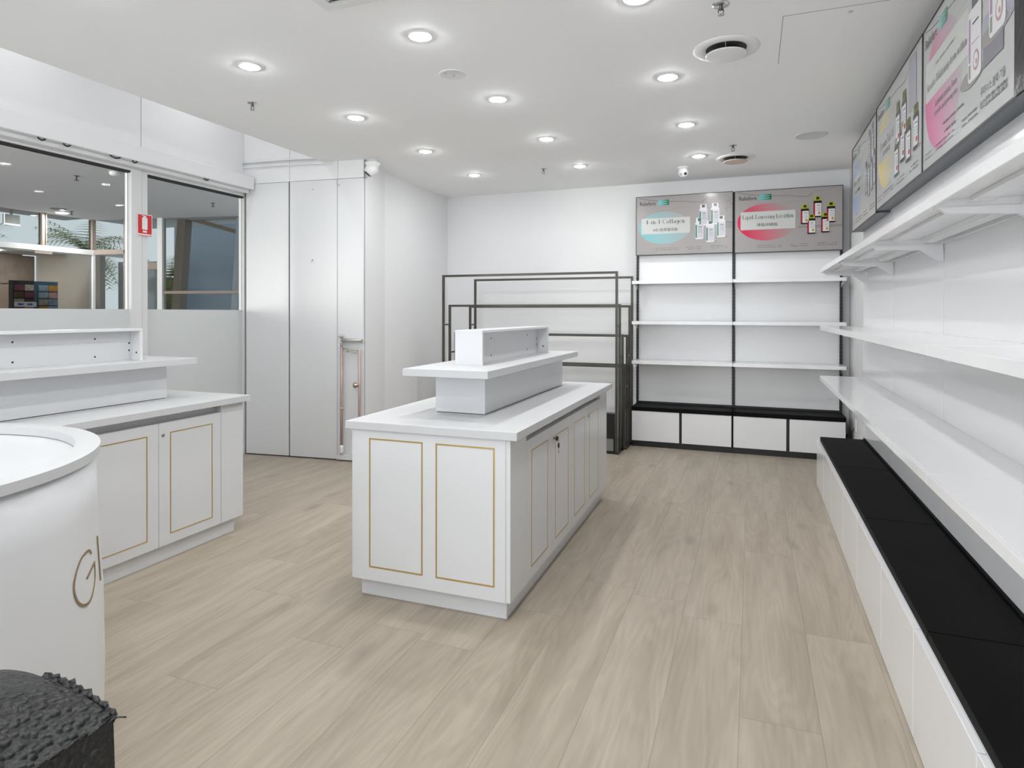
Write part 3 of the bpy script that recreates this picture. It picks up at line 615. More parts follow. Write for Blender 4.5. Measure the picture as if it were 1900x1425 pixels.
# a light serif alphabet drawn with strokes: unit height x=.5, cap=.72
class Poster:
    """flat printed sheet: o = lower-left corner, U right, V up (metres), n = outward"""
    def __init__(s, o, U, W, H, n): s.o = Vector(o); s.U = Vector(U); s.W = W; s.H = H; s.n = Vector(n); s.mb = MB(); s.mats = []; s.tx = MB(); s.k = 0
    def mi(s, m_):
        if m_ not in s.mats: s.mats.append(m_)
        return s.mats.index(m_)
    def P(s, u, v, d): return s.o + s.U * (u * s.W) + Vector((0, 0, v * s.H)) + s.n * d
    def poly(s, pts, m_, layer=1):
        s.k += 1; d = layer * .0004 + s.k * .000004
        s.mb.add([s.P(u, v, d) for u, v in pts], [tuple(range(len(pts)))], s.mi(m_))
    def rect(s, u0, v0, u1, v1, m_, layer=1, r=0):
        if not r: return s.poly([(u0, v0), (u1, v0), (u1, v1), (u0, v1)], m_, layer)
        rv = r * s.W / s.H; pts = []
        for cu, cv, a in ((u1 - r, v0 + rv, -PI / 2), (u1 - r, v1 - rv, 0), (u0 + r, v1 - rv, PI / 2), (u0 + r, v0 + rv, PI)):
            for k in range(5): pts.append((cu + r * math.cos(a + k * PI / 8), cv + rv * math.sin(a + k * PI / 8)))
        s.poly(pts, m_, layer)
    def ell(s, cu, cv, ru, rv, m_, layer=1, n=56): s.poly([(cu + ru * math.cos(2 * PI * k / n), cv + rv * math.sin(2 * PI * k / n)) for k in range(n)], m_, layer)
    def line(s, pts, w_, m_, layer=2):
        for (a, b), (c, d) in zip(pts, pts[1:]):
            dx, dy = (c - a) * s.W, (d - b) * s.H; l = math.hypot(dx, dy); nx, ny = -dy / l * w_ / 2 / s.W, dx / l * w_ / 2 / s.H
            s.poly([(a + nx, b + ny), (a - nx, b - ny), (c - nx, d - ny), (c + nx, d + ny)], m_, layer)
    def text(s, body, u0, u1, v0, v1, m_, layer=3, skew=0):
        vs, fs = textmesh(body)
        if not vs: return
        xs = [a for a, b in vs]; ys = [b for a, b in vs]; x0, x1, y0, y1 = min(xs), max(xs), min(ys), max(ys)
        s.mb.add([s.P(u0 + (a - x0) / (x1 - x0) * (u1 - u0) + skew * (b - y0), v0 + (b - y0) / (y1 - y0) * (v1 - v0), layer * .0004) for a, b in vs], fs, s.mi(m_))
    def fine(s, u0, u1, v, m_, h=.009, dens=.8):
        u = u0
        while u < u1:
            w_ = random.uniform(.004, .014)
            if random.random() < dens: s.rect(u, v, min(u + w_, u1), v + h, m_, 3)
            u += w_ + .003
    def bottle(s, u0, u1, v0, v1, body, label, stripe, cap, capd, mark=None, tall=False, cf=.2, lay=3):
        w_ = u1 - u0; h_ = v1 - v0; c = (u0 + u1) / 2
        s.ell(c + w_ * .1, v0 + .008, w_ * .75, .016, PM['shadow'], lay - 1)
        s.rect(u0, v0, u1, v0 + h_ * (1 - cf), body, lay, r=w_ * .16)
        s.rect(u0 + w_ * .04, v0 + h_ * .07, u1 - w_ * .04, v0 + h_ * (.88 - cf), label, lay + 1)
        s.rect(u0 + w_ * .04, v0 + h_ * .07, u0 + w_ * .20, v0 + h_ * (.88 - cf), stripe, lay + 2)
        s.rect(c - w_ * .10, v0 + h_ * (.76 - cf), u1 - w_ * .2, v0 + h_ * (.785 - cf), PM['ink'], lay + 2)
        for k in range(3): s.rect(c - w_ * .12, v0 + h_ * (.66 - cf - .07 * k), u1 - w_ * .15, v0 + h_ * (.675 - cf - .07 * k), PM['print'], lay + 2)
        if mark: s.ell(c + w_ * .2, v0 + h_ * .2, w_ * .16, h_ * .07, mark, lay + 2, 16)
        s.rect(c - w_ * .38, v0 + h_ * (1 - cf), c + w_ * .38, v1, cap, lay, r=w_ * .06)
        s.rect(c - w_ * .18, v0 + h_ * (1 - cf * .75), c + w_ * .2, v1 - h_ * cf * .1, capd, lay + 1)
def pm(name, c, rough=.17, **k): return mat('print_' + name, c, rough, spec=.32, **k)
def grad_mat(name, c_strong, c_bg, origin, axis, width):
    """two-tone printed gradient running along a world axis inside the sheet"""
    m_ = mat('print_' + name, c_strong, .17, spec=.32); t = m_.node_tree; b = t.nodes['Principled BSDF']
    g_ = t.nodes.new('ShaderNodeNewGeometry'); vm = t.nodes.new('ShaderNodeVectorMath'); vm.operation = 'SUBTRACT'; vm.inputs[1].default_value = origin
    dt = t.nodes.new('ShaderNodeVectorMath'); dt.operation = 'DOT_PRODUCT'; dt.inputs[1].default_value = Vector(axis) / width
    mx = t.nodes.new('ShaderNodeMix'); mx.data_type = 'RGBA'; mx.clamp_factor = True; mx.inputs[6].default_value = c_strong; mx.inputs[7].default_value = c_bg
    t.links.new(g_.outputs['Position'], vm.inputs[0]); t.links.new(vm.outputs[0], dt.inputs[0]); t.links.new(dt.outputs['Value'], mx.inputs[0]); t.links.new(mx.outputs[2], b.inputs['Base Color'])
    return m_
PM = dict(bg=pm('warm_grey', srgb(166, 161, 159)), bg2=pm('pale_grey', srgb(186, 188, 186)), ink=pm('ink', srgb(40, 40, 42)), print=pm('small_print', srgb(120, 118, 120)),
          shadow=pm('shade_print', srgb(150, 146, 144)), banner=pm('banner_white', srgb(202, 204, 200)), dkgreen=pm('green', srgb(34, 130, 92)), white=pm('bottle_white', srgb(222, 222, 224)),
          label=pm('label_grey', srgb(200, 202, 208)), stripe=pm('stripe_teal', srgb(52, 128, 112)), capw=pm('cap_white', srgb(232, 232, 232)), capd=pm('cap_dark', srgb(92, 90, 96)),
          amber=pm('amber', srgb(36, 26, 30)), red=pm('stripe_red', srgb(190, 32, 44)), yel=pm('cap_yellow', srgb(176, 182, 40)), grn=pm('cap_green', srgb(40, 56, 30)), gold=pm('mark_gold', srgb(196, 150, 70)),
          olive=pm('cap_olive', srgb(128, 128, 44)), mauve=pm('stripe_mauve', srgb(176, 138, 172)), sage=pm('stripe_sage', srgb(140, 152, 134)), lav=pm('lavender_shade', srgb(166, 164, 176)), block=pm('stone_block', srgb(128, 128, 136)),
          plant=pm('plant_grey', srgb(96, 94, 94)), kor=pm('letter_grey', srgb(104, 104, 106)))
def logo(p, badge):
    p.line([(.03, .985), (.08, .965), (.13, .945), (.18, .935), (.235, .925)], .0028, PM['ink'])
    p.line([(.355, .905), (.45, .895), (.505, .895), (.60, .87), (.66, .862), (.69, .862), (.705, .87), (.73, .91)], .0028, PM['ink'])
    p.line([(.73, .91), (.80, .94), (.87, .955), (.96, .99)], .0012, PM['print']); p.line([(.22, .74), (.36, .76), (.52, .785), (.60, .79)], .0010, PM['print'])
    p.text('Reliefore', .04, .208, .85, .918, PM['ink'], 4, .0)
    p.rect(.235, .845, .352, .935, badge, 2, r=.008); p.text('THE PERFECT', .255, .342, .898, .918, PM['banner'], 4); p.text('WELLNESS', .262, .335, .862, .882, PM['banner'], 4)
def footer(p):
    for v in (.098, .068): p.fine(.04, .14, v, PM['lav'], .011, 1)
    for v in (.100, .070): p.fine(.205, .45, v, PM['print'], .008)
    for v in (.105, .072): p.fine(.53, .69, v, PM['print'], .010)
    for v in (.110, .078): p.fine(.78, .95, v, PM['print'], .010)
    for u in (.17, .49, .735): p.line([(u, .055), (u, .12)], .001, PM['shadow'])
def poster_finish(p, root, case, frame_dark, bottom):
    bgm = p.mi(PM['bg'] if frame_dark else PM['bg2'])
    pb = MB()
    pr = p.mb.build('print', p.mats, root)
    return pr
def make_poster(label, o, U, W, H, n, depth, bg, draw):
    U = Vector(U); n = Vector(n); o = Vector(o)
    t = thing('poster_lightbox', label, 'poster', o + U * W / 2, 'poster lightboxes above the shelving')
    def bx(mb, u0, u1, v0, v1, d0, d1, mi=0):
        c = lambda u, v, d: o + U * u + Vector((0, 0, v)) + n * d
        vs = [c(u0, v0, d0), c(u1, v0, d0), c(u1, v1, d0), c(u0, v1, d0), c(u0, v0, d1), c(u1, v0, d1), c(u1, v1, d1), c(u0, v1, d1)]
        mb.add(vs, [(0, 1, 2, 3), (7, 6, 5, 4), (0, 4, 5, 1), (1, 5, 6, 2), (2, 6, 7, 3), (3, 7, 4, 0)], mi)
    mb = MB(); bx(mb, .002, W - .002, .002, H - .002, -depth, -.004); mb.build('case', M['boxside'], t)
    mb = MB(); e = .006
    for (a, b, c, d) in ((0, W, 0, e), (0, W, H - e, H), (0, e, e, H - e), (W - e, W, e, H - e)): bx(mb, a, b, c, d, -.012, .004)
    mb.build('frame', M['black'], t)
    p = Poster(o + U * e + Vector((0, 0, e)), U, W - 2 * e, H - 2 * e, n)
    p.rect(0, 0, 1, 1, bg, 0); draw(p); p.mb.build('print', p.mats, t)
    return t
YP = 7.395
def teal(p):
    g1 = grad_mat('teal_fade', srgb(128, 192, 196), srgb(170, 174, 174), tuple(p.P(.12, .18, 0)), (.8, 0, .55), .48)
    logo(p, grad_mat('badge_fade', srgb(120, 200, 206), srgb(20, 132, 92), tuple(p.P(.25, .9, 0)), (1, 0, 0), .08))
    p.ell(.30, .455, .275, .275, g1, 1); p.rect(.055, .355, .57, .625, PM['banner'], 2, r=.008)
    serif(p, '4-in-1 Collagen', .10, .52, .505, .600, PM['ink']); p.text('4合1胶原蛋白肽', .18, .445, .395, .45, PM['ink'], 4)
    p.rect(.93, .40, 1, .50, PM['shadow'], 1); p.rect(.60, 0.25, 1, .30, PM['shadow'], 0) if False else None
    for k in range(26):
        a = random.uniform(0, 6.28); u = .965 + .03 * math.cos(a); v = .72 + .17 * math.sin(a * 1.7)
        p.line([(u, v), (u + random.uniform(-.02, .02), v + random.uniform(-.04, .06))], .0014, PM['plant'])
    p.line([(.93, .51), (1.0, .50)], .004, PM['ink'])
    for u, v in ((.665, .46), (.785, .47), (.625, .235), (.735, .18), (.845, .255)):
        p.bottle(u, u + .085, v, v + .36, PM['white'], PM['label'], PM['stripe'], PM['capw'], PM['capd'])
    footer(p)
def crimson(p):
    g1 = grad_mat('crimson_fade', srgb(214, 38, 84), srgb(168, 159, 158), tuple(p.P(.12, .25, 0)), (.9, 0, .22), .46)
    logo(p, grad_mat('badge_fade2', srgb(100, 190, 190), srgb(16, 120, 84), tuple(p.P(.25, .9, 0)), (1, 0, 0), .08))
    p.ell(.305, .485, .282, .30, g1, 1); p.rect(.055, .365, .575, .66, PM['banner'], 2, r=.008)
    serif(p, 'Lipid-Lowering Lecithin', .073, .56, .52, .605, PM['ink']); p.text('降脂卵磷脂', .215, .41, .415, .468, PM['ink'], 4)
    p.rect(.60, .36, 1, .40, PM['shadow'], 1)
    for u, v, h in ((.625, .42, .31), (.74, .52, .33), (.86, .43, .32), (.685, .26, .31), (.81, .275, .31)):
        p.bottle(u, u + .075, v, v + h, PM['amber'], PM['white'], PM['red'], PM['yel'], PM['grn'], PM['gold'])
    footer(p)
def pink(p):
    g1 = grad_mat('pink_fade', srgb(216, 110, 158), srgb(184, 180, 184), tuple(p.P(.10, .2, 0)), (0, -.9, .3), .52)
    logo(p, grad_mat('badge_fade3', srgb(130, 198, 198), srgb(40, 130, 96), tuple(p.P(.25, .9, 0)), (0, -1, 0), .12))
    p.ell(.28, .48, .245, .415, g1, 1); p.rect(.045, .46, .60, .735, PM['banner'], 2, r=.008)
    serif(p, 'Resolve Whitening from within', .07, .585, .515, .585, PM['kor']); p.fine(.20, .45, .655, PM['shadow'], .012)
    p.text('Luminous science. From', .19, .47, .375, .42, PM['kor'], 4); p.text('smooth and glowing skin', .18, .477, .305, .35, PM['kor'], 4)
    p.fine(.30, .55, .20, PM['kor'], .012, .8); p.fine(.32, .46, .14, PM['kor'], .016, .9)
    p.text('루미너스 블랙 기술', .72, .93, .145, .195, PM['kor'], 4); p.text('매끄럽고 빛나는 피부', .716, .945, .075, .125, PM['kor'], 4)
    p.poly([(.60, .25), (1, .42), (1, .62), (.75, .55), (.62, .40)], PM['lav'], 1); p.poly([(.745, .285), (.915, .285), (.915, .47), (.745, .44)], PM['block'], 2)
    for u, v, w_, h in ((.60, .28, .13, .52), (.80, .40, .135, .55)):
        p.ell(u + .03, v + .03, w_ * .9, .05, PM['shadow'], 2); p.rect(u, v, u + w_, v + h * .78, PM['white'], 4, r=.02)
        p.rect(u + w_ * .28, v + h * .78, u + w_ * .72, v + h * .92, PM['capd'], 4); p.rect(u + w_ * .06, v + h * .22, u + w_ * .2, v + h * .7, PM['mauve'], 5); p.rect(u + w_ * .06, v + h * .05, u + w_ * .2, v + h * .2, PM['sage'], 5)
        p.rect(u + w_ * .35, v + h * .60, u + w_ * .8, v + h * .62, PM['ink'], 5); p.rect(u + w_ * .3, v + h * .4, u + w_ * .85, v + h * .405, PM['ink'], 5)
        p.ell(u + w_ * .62, v + h * .19, w_ * .22, h * .11, PM['mark'], 5, 28); p.ell(u + w_ * .62, v + h * .19, w_ * .16, h * .08, PM['white'], 6, 24); p.ell(u + w_ * .66, v + h * .17, w_ * .06, h * .03, PM['mark'], 7, 14)
    footer(p)
PM['mark'] = pm('mark_rose', srgb(190, 148, 150))
def fishoil(p):
    g1 = grad_mat('yellow_fade', srgb(228, 206, 120), srgb(190, 190, 182), tuple(p.P(.10, .2, 0)), (0, -.95, .2), .42)
    logo(p, grad_mat('badge_fade4', srgb(120, 190, 190), srgb(60, 140, 110), tuple(p.P(.25, .9, 0)), (0, -1, 0), .12))
    p.ell(.26, .50, .22, .36, g1, 1); p.rect(.055, .42, .50, .70, PM['bg2'], 2, r=.008)
    serif(p, 'Premium Fish Oil', .11, .45, .53, .61, PM['kor']); p.text('深海鱼油', .18, .36, .455, .505, PM['kor'], 4)
    p.rect(.76, .55, .90, .97, PM['lav'], 1, r=.02)
    for u, v, h in ((.50, .40, .37), (.63, .42, .37), (.47, .15, .33), (.60, .225, .33), (.715, .18, .34), (.85, .22, .34)):
        p.bottle(u, u + .09, v, v + h, PM['amber'], PM['white'], PM['label'], PM['olive'], PM['grn'], PM['red'])
    footer(p)
def blue(p):
    g1 = grad_mat('blue_fade', srgb(150, 172, 222), srgb(186, 188, 188), tuple(p.P(.12, .2, 0)), (0, -.95, .2), .45)
    logo(p, grad_mat('badge_fade5', srgb(130, 190, 190), srgb(100, 160, 140), tuple(p.P(.25, .9, 0)), (0, -1, 0), .12))
    p.ell(.26, .47, .235, .33, g1, 1); p.rect(.055, .38, .50, .62, PM['bg2'], 2, r=.008)
    serif(p, 'Liver Support', .11, .46, .50, .58, PM['kor']); p.fine(.16, .38, .42, PM['kor'], .03)
    for u, v, h in ((.73, .55, .38), (.84, .58, .38), (.60, .28, .36), (.70, .24, .36), (.80, .27, .36), (.90, .30, .36)):
        p.bottle(u, u + .07, v, v + h, PM['lav'], PM['label'], PM['print'], PM['shadow'], PM['capd'])
    footer(p)
# --- serif stroke letters -------------------------------------------------
SER = {}
def S(ch, w_, strokes): SER[ch] = (w_, strokes)
# strokes: ('l',x0,y0,x1,y1,wt) line ; ('a',cx,cy,rx,ry,a0,a1,thick,thin) arc in degrees ; ('s',x,y) serif centred on x
T_, N_ = .10, .036
def arc(cx, cy, rx, ry, a0=0, a1=360): return ('a', cx, cy, rx, ry, a0, a1)
S('l', .28, [('l', .14, 0, .14, .72, T_), ('s', .14, 0, .2)]); S('i', .28, [('l', .14, 0, .14, .46, T_), ('s', .14, 0, .2), ('l', .10, .60, .18, .60, .08)])
S('-', .36, [('l', .05, .24, .31, .24, .04)]); S('1', .34, [('l', .17, 0, .17, .70, T_), ('s', .17, 0, .24), ('l', .05, .58, .17, .70, N_)])
S('4', .46, [('l', .32, 0, .32, .70, T_), ('l', .03, .20, .44, .20, N_), ('l', .03, .20, .32, .70, N_), ('s', .32, 0, .2)])
S('n', .48, [('l', .12, 0, .12, .46, T_), ('l', .36, 0, .36, .34, T_), ('s', .12, 0, .2), ('s', .36, 0, .2), arc(.24, .32, .12, .14, 0, 180)])
S('h', .48, [('l', .12, 0, .12, .72, T_), ('l', .36, 0, .36, .34, T_), ('s', .12, 0, .2), ('s', .36, 0, .2), arc(.24, .32, .12, .14, 0, 180)])
S('m', .72, [('l', .12, 0, .12, .46, T_), ('l', .36, 0, .36, .34, T_), ('l', .60, 0, .60, .34, T_), ('s', .12, 0, .18), ('s', .36, 0, .18), ('s', .60, 0, .18), arc(.24, .32, .12, .14, 0, 180), arc(.48, .32, .12, .14, 0, 180)])
S('r', .36, [('l', .12, 0, .12, .46, T_), ('s', .12, 0, .2), arc(.24, .32, .12, .14, 40, 180)])
S('o', .46, [arc(.23, .23, .18, .24)]); S('e', .42, [arc(.21, .23, .17, .24, 20, 320), ('l', .05, .26, .38, .26, N_)])
S('c', .40, [arc(.21, .23, .17, .24, 45, 315)]); S('a', .42, [('l', .33, 0, .33, .36, T_), arc(.20, .34, .13, .12, 0, 150), arc(.19, .13, .14, .13)])
S('g', .44, [arc(.20, .27, .15, .19), ('l', .36, -.12, .36, .46, T_), arc(.20, -.10, .16, .12, 180, 360)])
S('d', .48, [arc(.20, .23, .16, .24), ('l', .36, 0, .36, .72, T_)]); S('p', .48, [arc(.28, .23, .16, .24), ('l', .12, -.22, .12, .46, T_), ('s', .12, -.22, .2)])
S('t', .32, [('l', .15, 0, .15, .62, T_), ('l', .03, .45, .28, .45, N_), ('s', .17, 0, .16)]); S('f', .32, [('l', .14, 0, .14, .58, T_), ('l', .03, .45, .26, .45, N_), ('s', .14, 0, .2), arc(.23, .58, .09, .14, 30, 180)])
S('w', .64, [('l', .04, .46, .19, 0, T_), ('l', .19, 0, .32, .44, N_), ('l', .32, .46, .46, 0, T_), ('l', .46, 0, .60, .46, N_), ('s', .05, .46, .16), ('s', .60, .46, .14)])
S('v', .44, [('l', .05, .46, .22, 0, T_), ('l', .22, 0, .39, .46, N_), ('s', .06, .46, .16), ('s', .39, .46, .14)])
S('s', .36, [arc(.18, .345, .12, .125, 30, 265), arc(.18, .115, .13, .125, -150, 85)]); S('u', .48, [('l', .12, .12, .12, .46, T_), ('l', .36, 0, .36, .46, T_), arc(.24, .14, .12, .14, 180, 360)])
S('C', .62, [arc(.32, .36, .26, .37, 45, 315)]); S('L', .54, [('l', .14, 0, .14, .72, T_), ('l', .05, .015, .50, .015, N_), ('s', .14, .72, .24), ('l', .49, 0, .49, .16, N_)])
S('R', .62, [('l', .14, 0, .14, .72, T_), ('s', .14, 0, .24), ('s', .14, .72, .24), arc(.27, .54, .17, .18, -90, 90), ('l', .14, .72, .27, .72, N_), ('l', .14, .36, .27, .36, N_), ('l', .3, .36, .54, 0, T_)])
S('W', .90, [('l', .06, .72, .26, 0, T_), ('l', .26, 0, .44, .70, N_), ('l', .44, .72, .64, 0, T_), ('l', .64, 0, .84, .72, N_), ('s', .07, .72, .2), ('s', .84, .72, .18)])
S('P', .56, [('l', .14, 0, .14, .72, T_), ('s', .14, 0, .24), ('s', .14, .72, .24), arc(.27, .53, .18, .19, -90, 90), ('l', .14, .72, .27, .72, N_), ('l', .14, .34, .27, .34, N_)])
S('F', .54, [('l', .14, 0, .14, .72, T_), ('s', .14, 0, .24), ('l', .05, .71, .48, .71, N_), ('l', .14, .38, .36, .38, N_), ('l', .47, .72, .47, .58, N_)])
S('O', .66, [arc(.33, .36, .27, .37)]); S('S', .48, [arc(.24, .54, .16, .18, 30, 265), arc(.24, .18, .17, .18, -150, 85)]); S(' ', .26, [])
def serif(p, body, u0, u1, v0, v1, m_):
    tot = sum(SER[c][0] for c in body) + .05 * len(body); x = 0; desc = .22 if any(c in 'gp' for c in body) else 0; hh = .72 + desc
    fx = lambda a: u0 + (u1 - u0) * a / tot
    fy = lambda b: v0 + (v1 - v0) * (b + desc) / hh
    ku = (u1 - u0) / tot
    def quad(a, b, c, d, wa, wb=None):
        # a,b -> c,d stroke with horizontal pen width for upright strokes, vertical for flat ones
        wb = wa if wb is None else wb
        if abs(d - b) > abs(c - a) * .5: pts = [(a - wa / 2, b), (a + wa / 2, b), (c + wb / 2, d), (c - wb / 2, d)]
        else: pts = [(a, b - wa / 2), (c, d - wb / 2), (c, d + wb / 2), (a, b + wa / 2)]
        p.poly([(fx(q), fy(r_)) for q, r_ in pts], m_, 4)
    for ch in body:
        w_, st = SER[ch]
        for s_ in st:
            if s_[0] == 'l': quad(x + s_[1], s_[2], x + s_[3], s_[4], s_[5])
            elif s_[0] == 's': quad(x + s_[1] - s_[3] / 2, s_[2] + .012, x + s_[1] + s_[3] / 2, s_[2] + .012, .028)
            else:
                _, cx, cy, rx, ry, a0, a1 = s_; n = 14
                for k in range(n):
                    A, B = (math.radians(a0 + (a1 - a0) * q / n) for q in (k, k + 1))
                    o_, i_ = [], []
                    for t_ in (A, B):
                        th = .030 + .055 * abs(math.cos(t_)); o_.append((cx + (rx + th * .4) * math.cos(t_), cy + (ry) * math.sin(t_))); i_.append((cx + (rx - th * .6) * math.cos(t_), cy + (ry - .032) * math.sin(t_)))
                    p.poly([(fx(x + a), fy(b)) for a, b in (o_[0], o_[1], i_[1], i_[0])], m_, 4)
        x += w_ + .05
make_poster('turquoise poster for collagen with five white bottles, left one on the back wall', (-1.272, YP, 2.175), (1, 0, 0), 1.072, .682, (0, -1, 0), .075, PM['bg'], teal)
make_poster('crimson poster for lecithin with five dark bottles, right one on the back wall', (-.185, YP, 2.168), (1, 0, 0), 1.074, .682, (0, -1, 0), .075, PM['bg'], crimson)
XP = .812
make_poster('pale poster with a blue patch, furthest of the posters on the right wall', (XP, 6.17, 2.205), (0, -1, 0), 1.135, .715, (-1, 0, 0), .088, PM['bg2'], blue)
make_poster('pale poster with a yellow patch and olive capped bottles on the right wall', (XP, 5.03, 2.218), (0, -1, 0), 1.275, .715, (-1, 0, 0), .088, PM['bg2'], fishoil)
make_poster('large pink poster about whitening skin, nearest readable one on the right wall', (XP, 3.75, 2.215), (0, -1, 0), 1.215, .715, (-1, 0, 0), .088, PM['bg2'], pink)
t = thing('poster_lightbox', 'black plastic wrapped lightbox at the right edge of the view, beside the pink poster', 'poster', (.85, 1.9, 2.21), 'poster lightboxes above the shelving')
MB().box(XP, 1.30, 2.21, .898, 2.53, 2.93).build('case', M['boxside'], t)
wrapm = mat('black_shrink_wrap', (.004, .004, .005, 1), .22, spec=.2, bump=.5, bscale=14); wrapm.node_tree.nodes['Bump'].inputs['Distance'].default_value = .006
MB().box(XP - .006, 1.295, 2.215, XP, 2.532, 2.935).build('wrapping', wrapm, t)

# ---------------------------------------------------------------- black leather chair at the lower left
CHX, CHY = -1.05, .36
t = thing('leather_chair', 'black pebbled leather chair in the lower left corner, only its back visible', 'chair', (CHX, CHY, 0))
def superslab(x0, x1, y0, y1, z0, z1, dome, nx=26, ny=34, bulge=.008):
    mb = MB(); vs = []; hx, hy = (x1 - x0) / 2, (y1 - y0) / 2; cx, cy = (x0 + x1) / 2, (y0 + y1) / 2
    for j in range(ny + 1):
        for i in range(nx + 1):
            a, b = -1 + 2 * i / nx, -1 + 2 * j / ny
            z = z1 + dome * (1 - abs(a) ** 2.3) * (1 - abs(b) ** 6 * .45) + .004 * noise.noise(Vector((a * 2.2, b * 3.5, 1.3)))
            vs.append((cx + hx * a, cy + hy * b, z))
    nt_ = len(vs); fs = []
    for j in range(ny):
        for i in range(nx): q = j * (nx + 1) + i; fs.append((q, q + 1, q + nx + 2, q + nx + 1))
    mb.add(vs, fs, 0, True)
    # sides
    loop = [(cx + hx * (-1 + 2 * i / nx), cy - hy) for i in range(nx + 1)] + [(cx + hx, cy + hy * (-1 + 2 * j / ny)) for j in range(1, ny + 1)] + [(cx + hx * (1 - 2 * i / nx), cy + hy) for i in range(1, nx + 1)] + [(cx - hx, cy + hy * (1 - 2 * j / ny)) for j in range(1, ny)]
    n = len(loop); sv = []; rowsN = 12
    top = {(round(v[0], 5), round(v[1], 5)): v[2] for v in vs}
    for k in range(rowsN + 1):
        f_ = k / rowsN
        for (x, y) in loop:
            zt = top[(round(x, 5), round(y, 5))]; z = zt + (z0 - zt) * f_
            o_ = bulge * math.sin(PI * f_) - .012 * f_; dx, dy = x - cx, y - cy; l = math.hypot(dx, dy)
            sv.append((x + dx / l * o_, y + dy / l * o_, z))
    sf = [(k * n + i, k * n + (i + 1) % n, (k + 1) * n + (i + 1) % n, (k + 1) * n + i) for k in range(rowsN) for i in range(n)] + [tuple(rowsN * n + i for i in range(n))]
    mb.add(sv, sf, 0, True); return mb
bx0, bx1, by0, by1 = -1.20, -.879, .06, .655
superslab(bx0, bx1, by0, by1, .42, .900, .055).build('backrest', M['leather'], t)
def edge_z(x):
    a = (x - (bx0 + bx1) / 2) / ((bx1 - bx0) / 2); return .900 + .055 * (1 - abs(a) ** 2.3) * .55
pp = MB()
pp.tube([(bx1 + .001, by0 + (by1 - by0) * k / 30, .902 + .0015 * math.sin(k * 1.7)) for k in range(31)], .0032, 8)
pp.build('seam_piping', M['leather'], t)
# frayed seam allowance standing along the end seam
fr = MB(); n = 9
for k in range(n):
    xa = bx1 - (bx1 - bx0) * .5 * k / n; xb = bx1 - (bx1 - bx0) * .5 * (k + 1) / n
    za, zb = edge_z(xa), edge_z(xb); hgt = (.003, .004, .002, .006, .003, .008, .003, .005, .002)[k]; tip = .35 + .4 * random.random()
    fr.add([(xa, by1 - .001, za - .004), (xb, by1 - .001, zb - .004), (xb, by1 + .006, zb + .003), (xa + (xb - xa) * tip, by1 + .011, (za + zb) / 2 + hgt), (xa, by1 + .007, za + .003),
            (xa, by1 + .001, za - .006), (xb, by1 + .001, zb - .006)], [(0, 1, 2, 3, 4), (5, 4, 3, 2, 6)], 0)
fr.tube([(bx1, by1, .900), (bx1 + .006, by1 + .004, .902), (bx1 + .015, by1 + .009, .901)], .0012, 6)
fr.build('frayed_seam', M['leather'], t)
superslab(-1.72, -1.20, .05, .665, .36, .46, .03).build('seat', M['leather'], t)
MB().lathe((-1.42, CHY, .05), [(.03, 0), (.03, .28), (.05, .31)], 20).build('column', M['black'], t)
for k in range(5):
    a = k * 2 * PI / 5 + .3; e = (-1.42 + .29 * math.cos(a), CHY + .29 * math.sin(a), .075)
    lg = MB().tube([(-1.42, CHY, .105), e], .016, 10).build('leg', M['black'], t)
    MB().lathe((e[0], e[1] - .012, .03), [(.0, -.012), (.029, -.012), (.03, 0), (.029, .024), (0, .024)], 18, (0, 1, 0)).build('castor', M['black'], lg)

# ---------------------------------------------------------------- mall corridor outside the window
struct(MB().box(-13.6, -3.4, -.06, XL - .1, 9.2, -.01).build('floor', M['mallfloor']))
struct(MB().box(-11.33, -3.4, 3.2, XL - .1, 9.3, 3.3).build('ceiling', M['mallceil']))
struct(MB().box(-13.2, -3.4, 2.62, -12.3, 8.3, 2.72).build('ceiling', M['mallceil']))
struct(MB().box(-12.0, 4.0, 3.22, -11.3, 8.0, 3.3).build('ceiling', M['mallceil']))
XA = -11.33
r = MB().box(XA - .05, 1.0, 2.555, XA + .05, 8.8, 2.645).build('window_3', M['alu']); struct(r)
for y in (5.2, 7.19):
    MB().box(XA - .05, y - .04, 2.645, XA + .05, y - .01, 3.2).box(XA - .03, y - .01, 2.645, XA + .03, y + .02, 3.2).box(XA - .05, y + .02, 2.645, XA + .05, y + .035, 3.2).build('mullion', M['taupe'], r)
MB().box(XA - .05, 8.03, 0, XA + .05, 8.075, 2.555).build('mullion', M['alu'], r); MB().box(XA - .05, 8.02, 2.645, XA + .05, 8.085, 3.2).build('mullion', M['taupe'], r)
MB().box(XA - .006, 1.0, 2.645, XA + .006, 8.03, 3.2).build('pane', M['glass'], r)
MB().box(XA - .006, 1.0, 0, XA + .006, 8.03, 2.555).build('pane', M['glass'], r)
MB().box(XA + .05, 7.02, 2.50, XA + .07, 7.30, 2.545).build('door_sensor', M['taupe'], r)
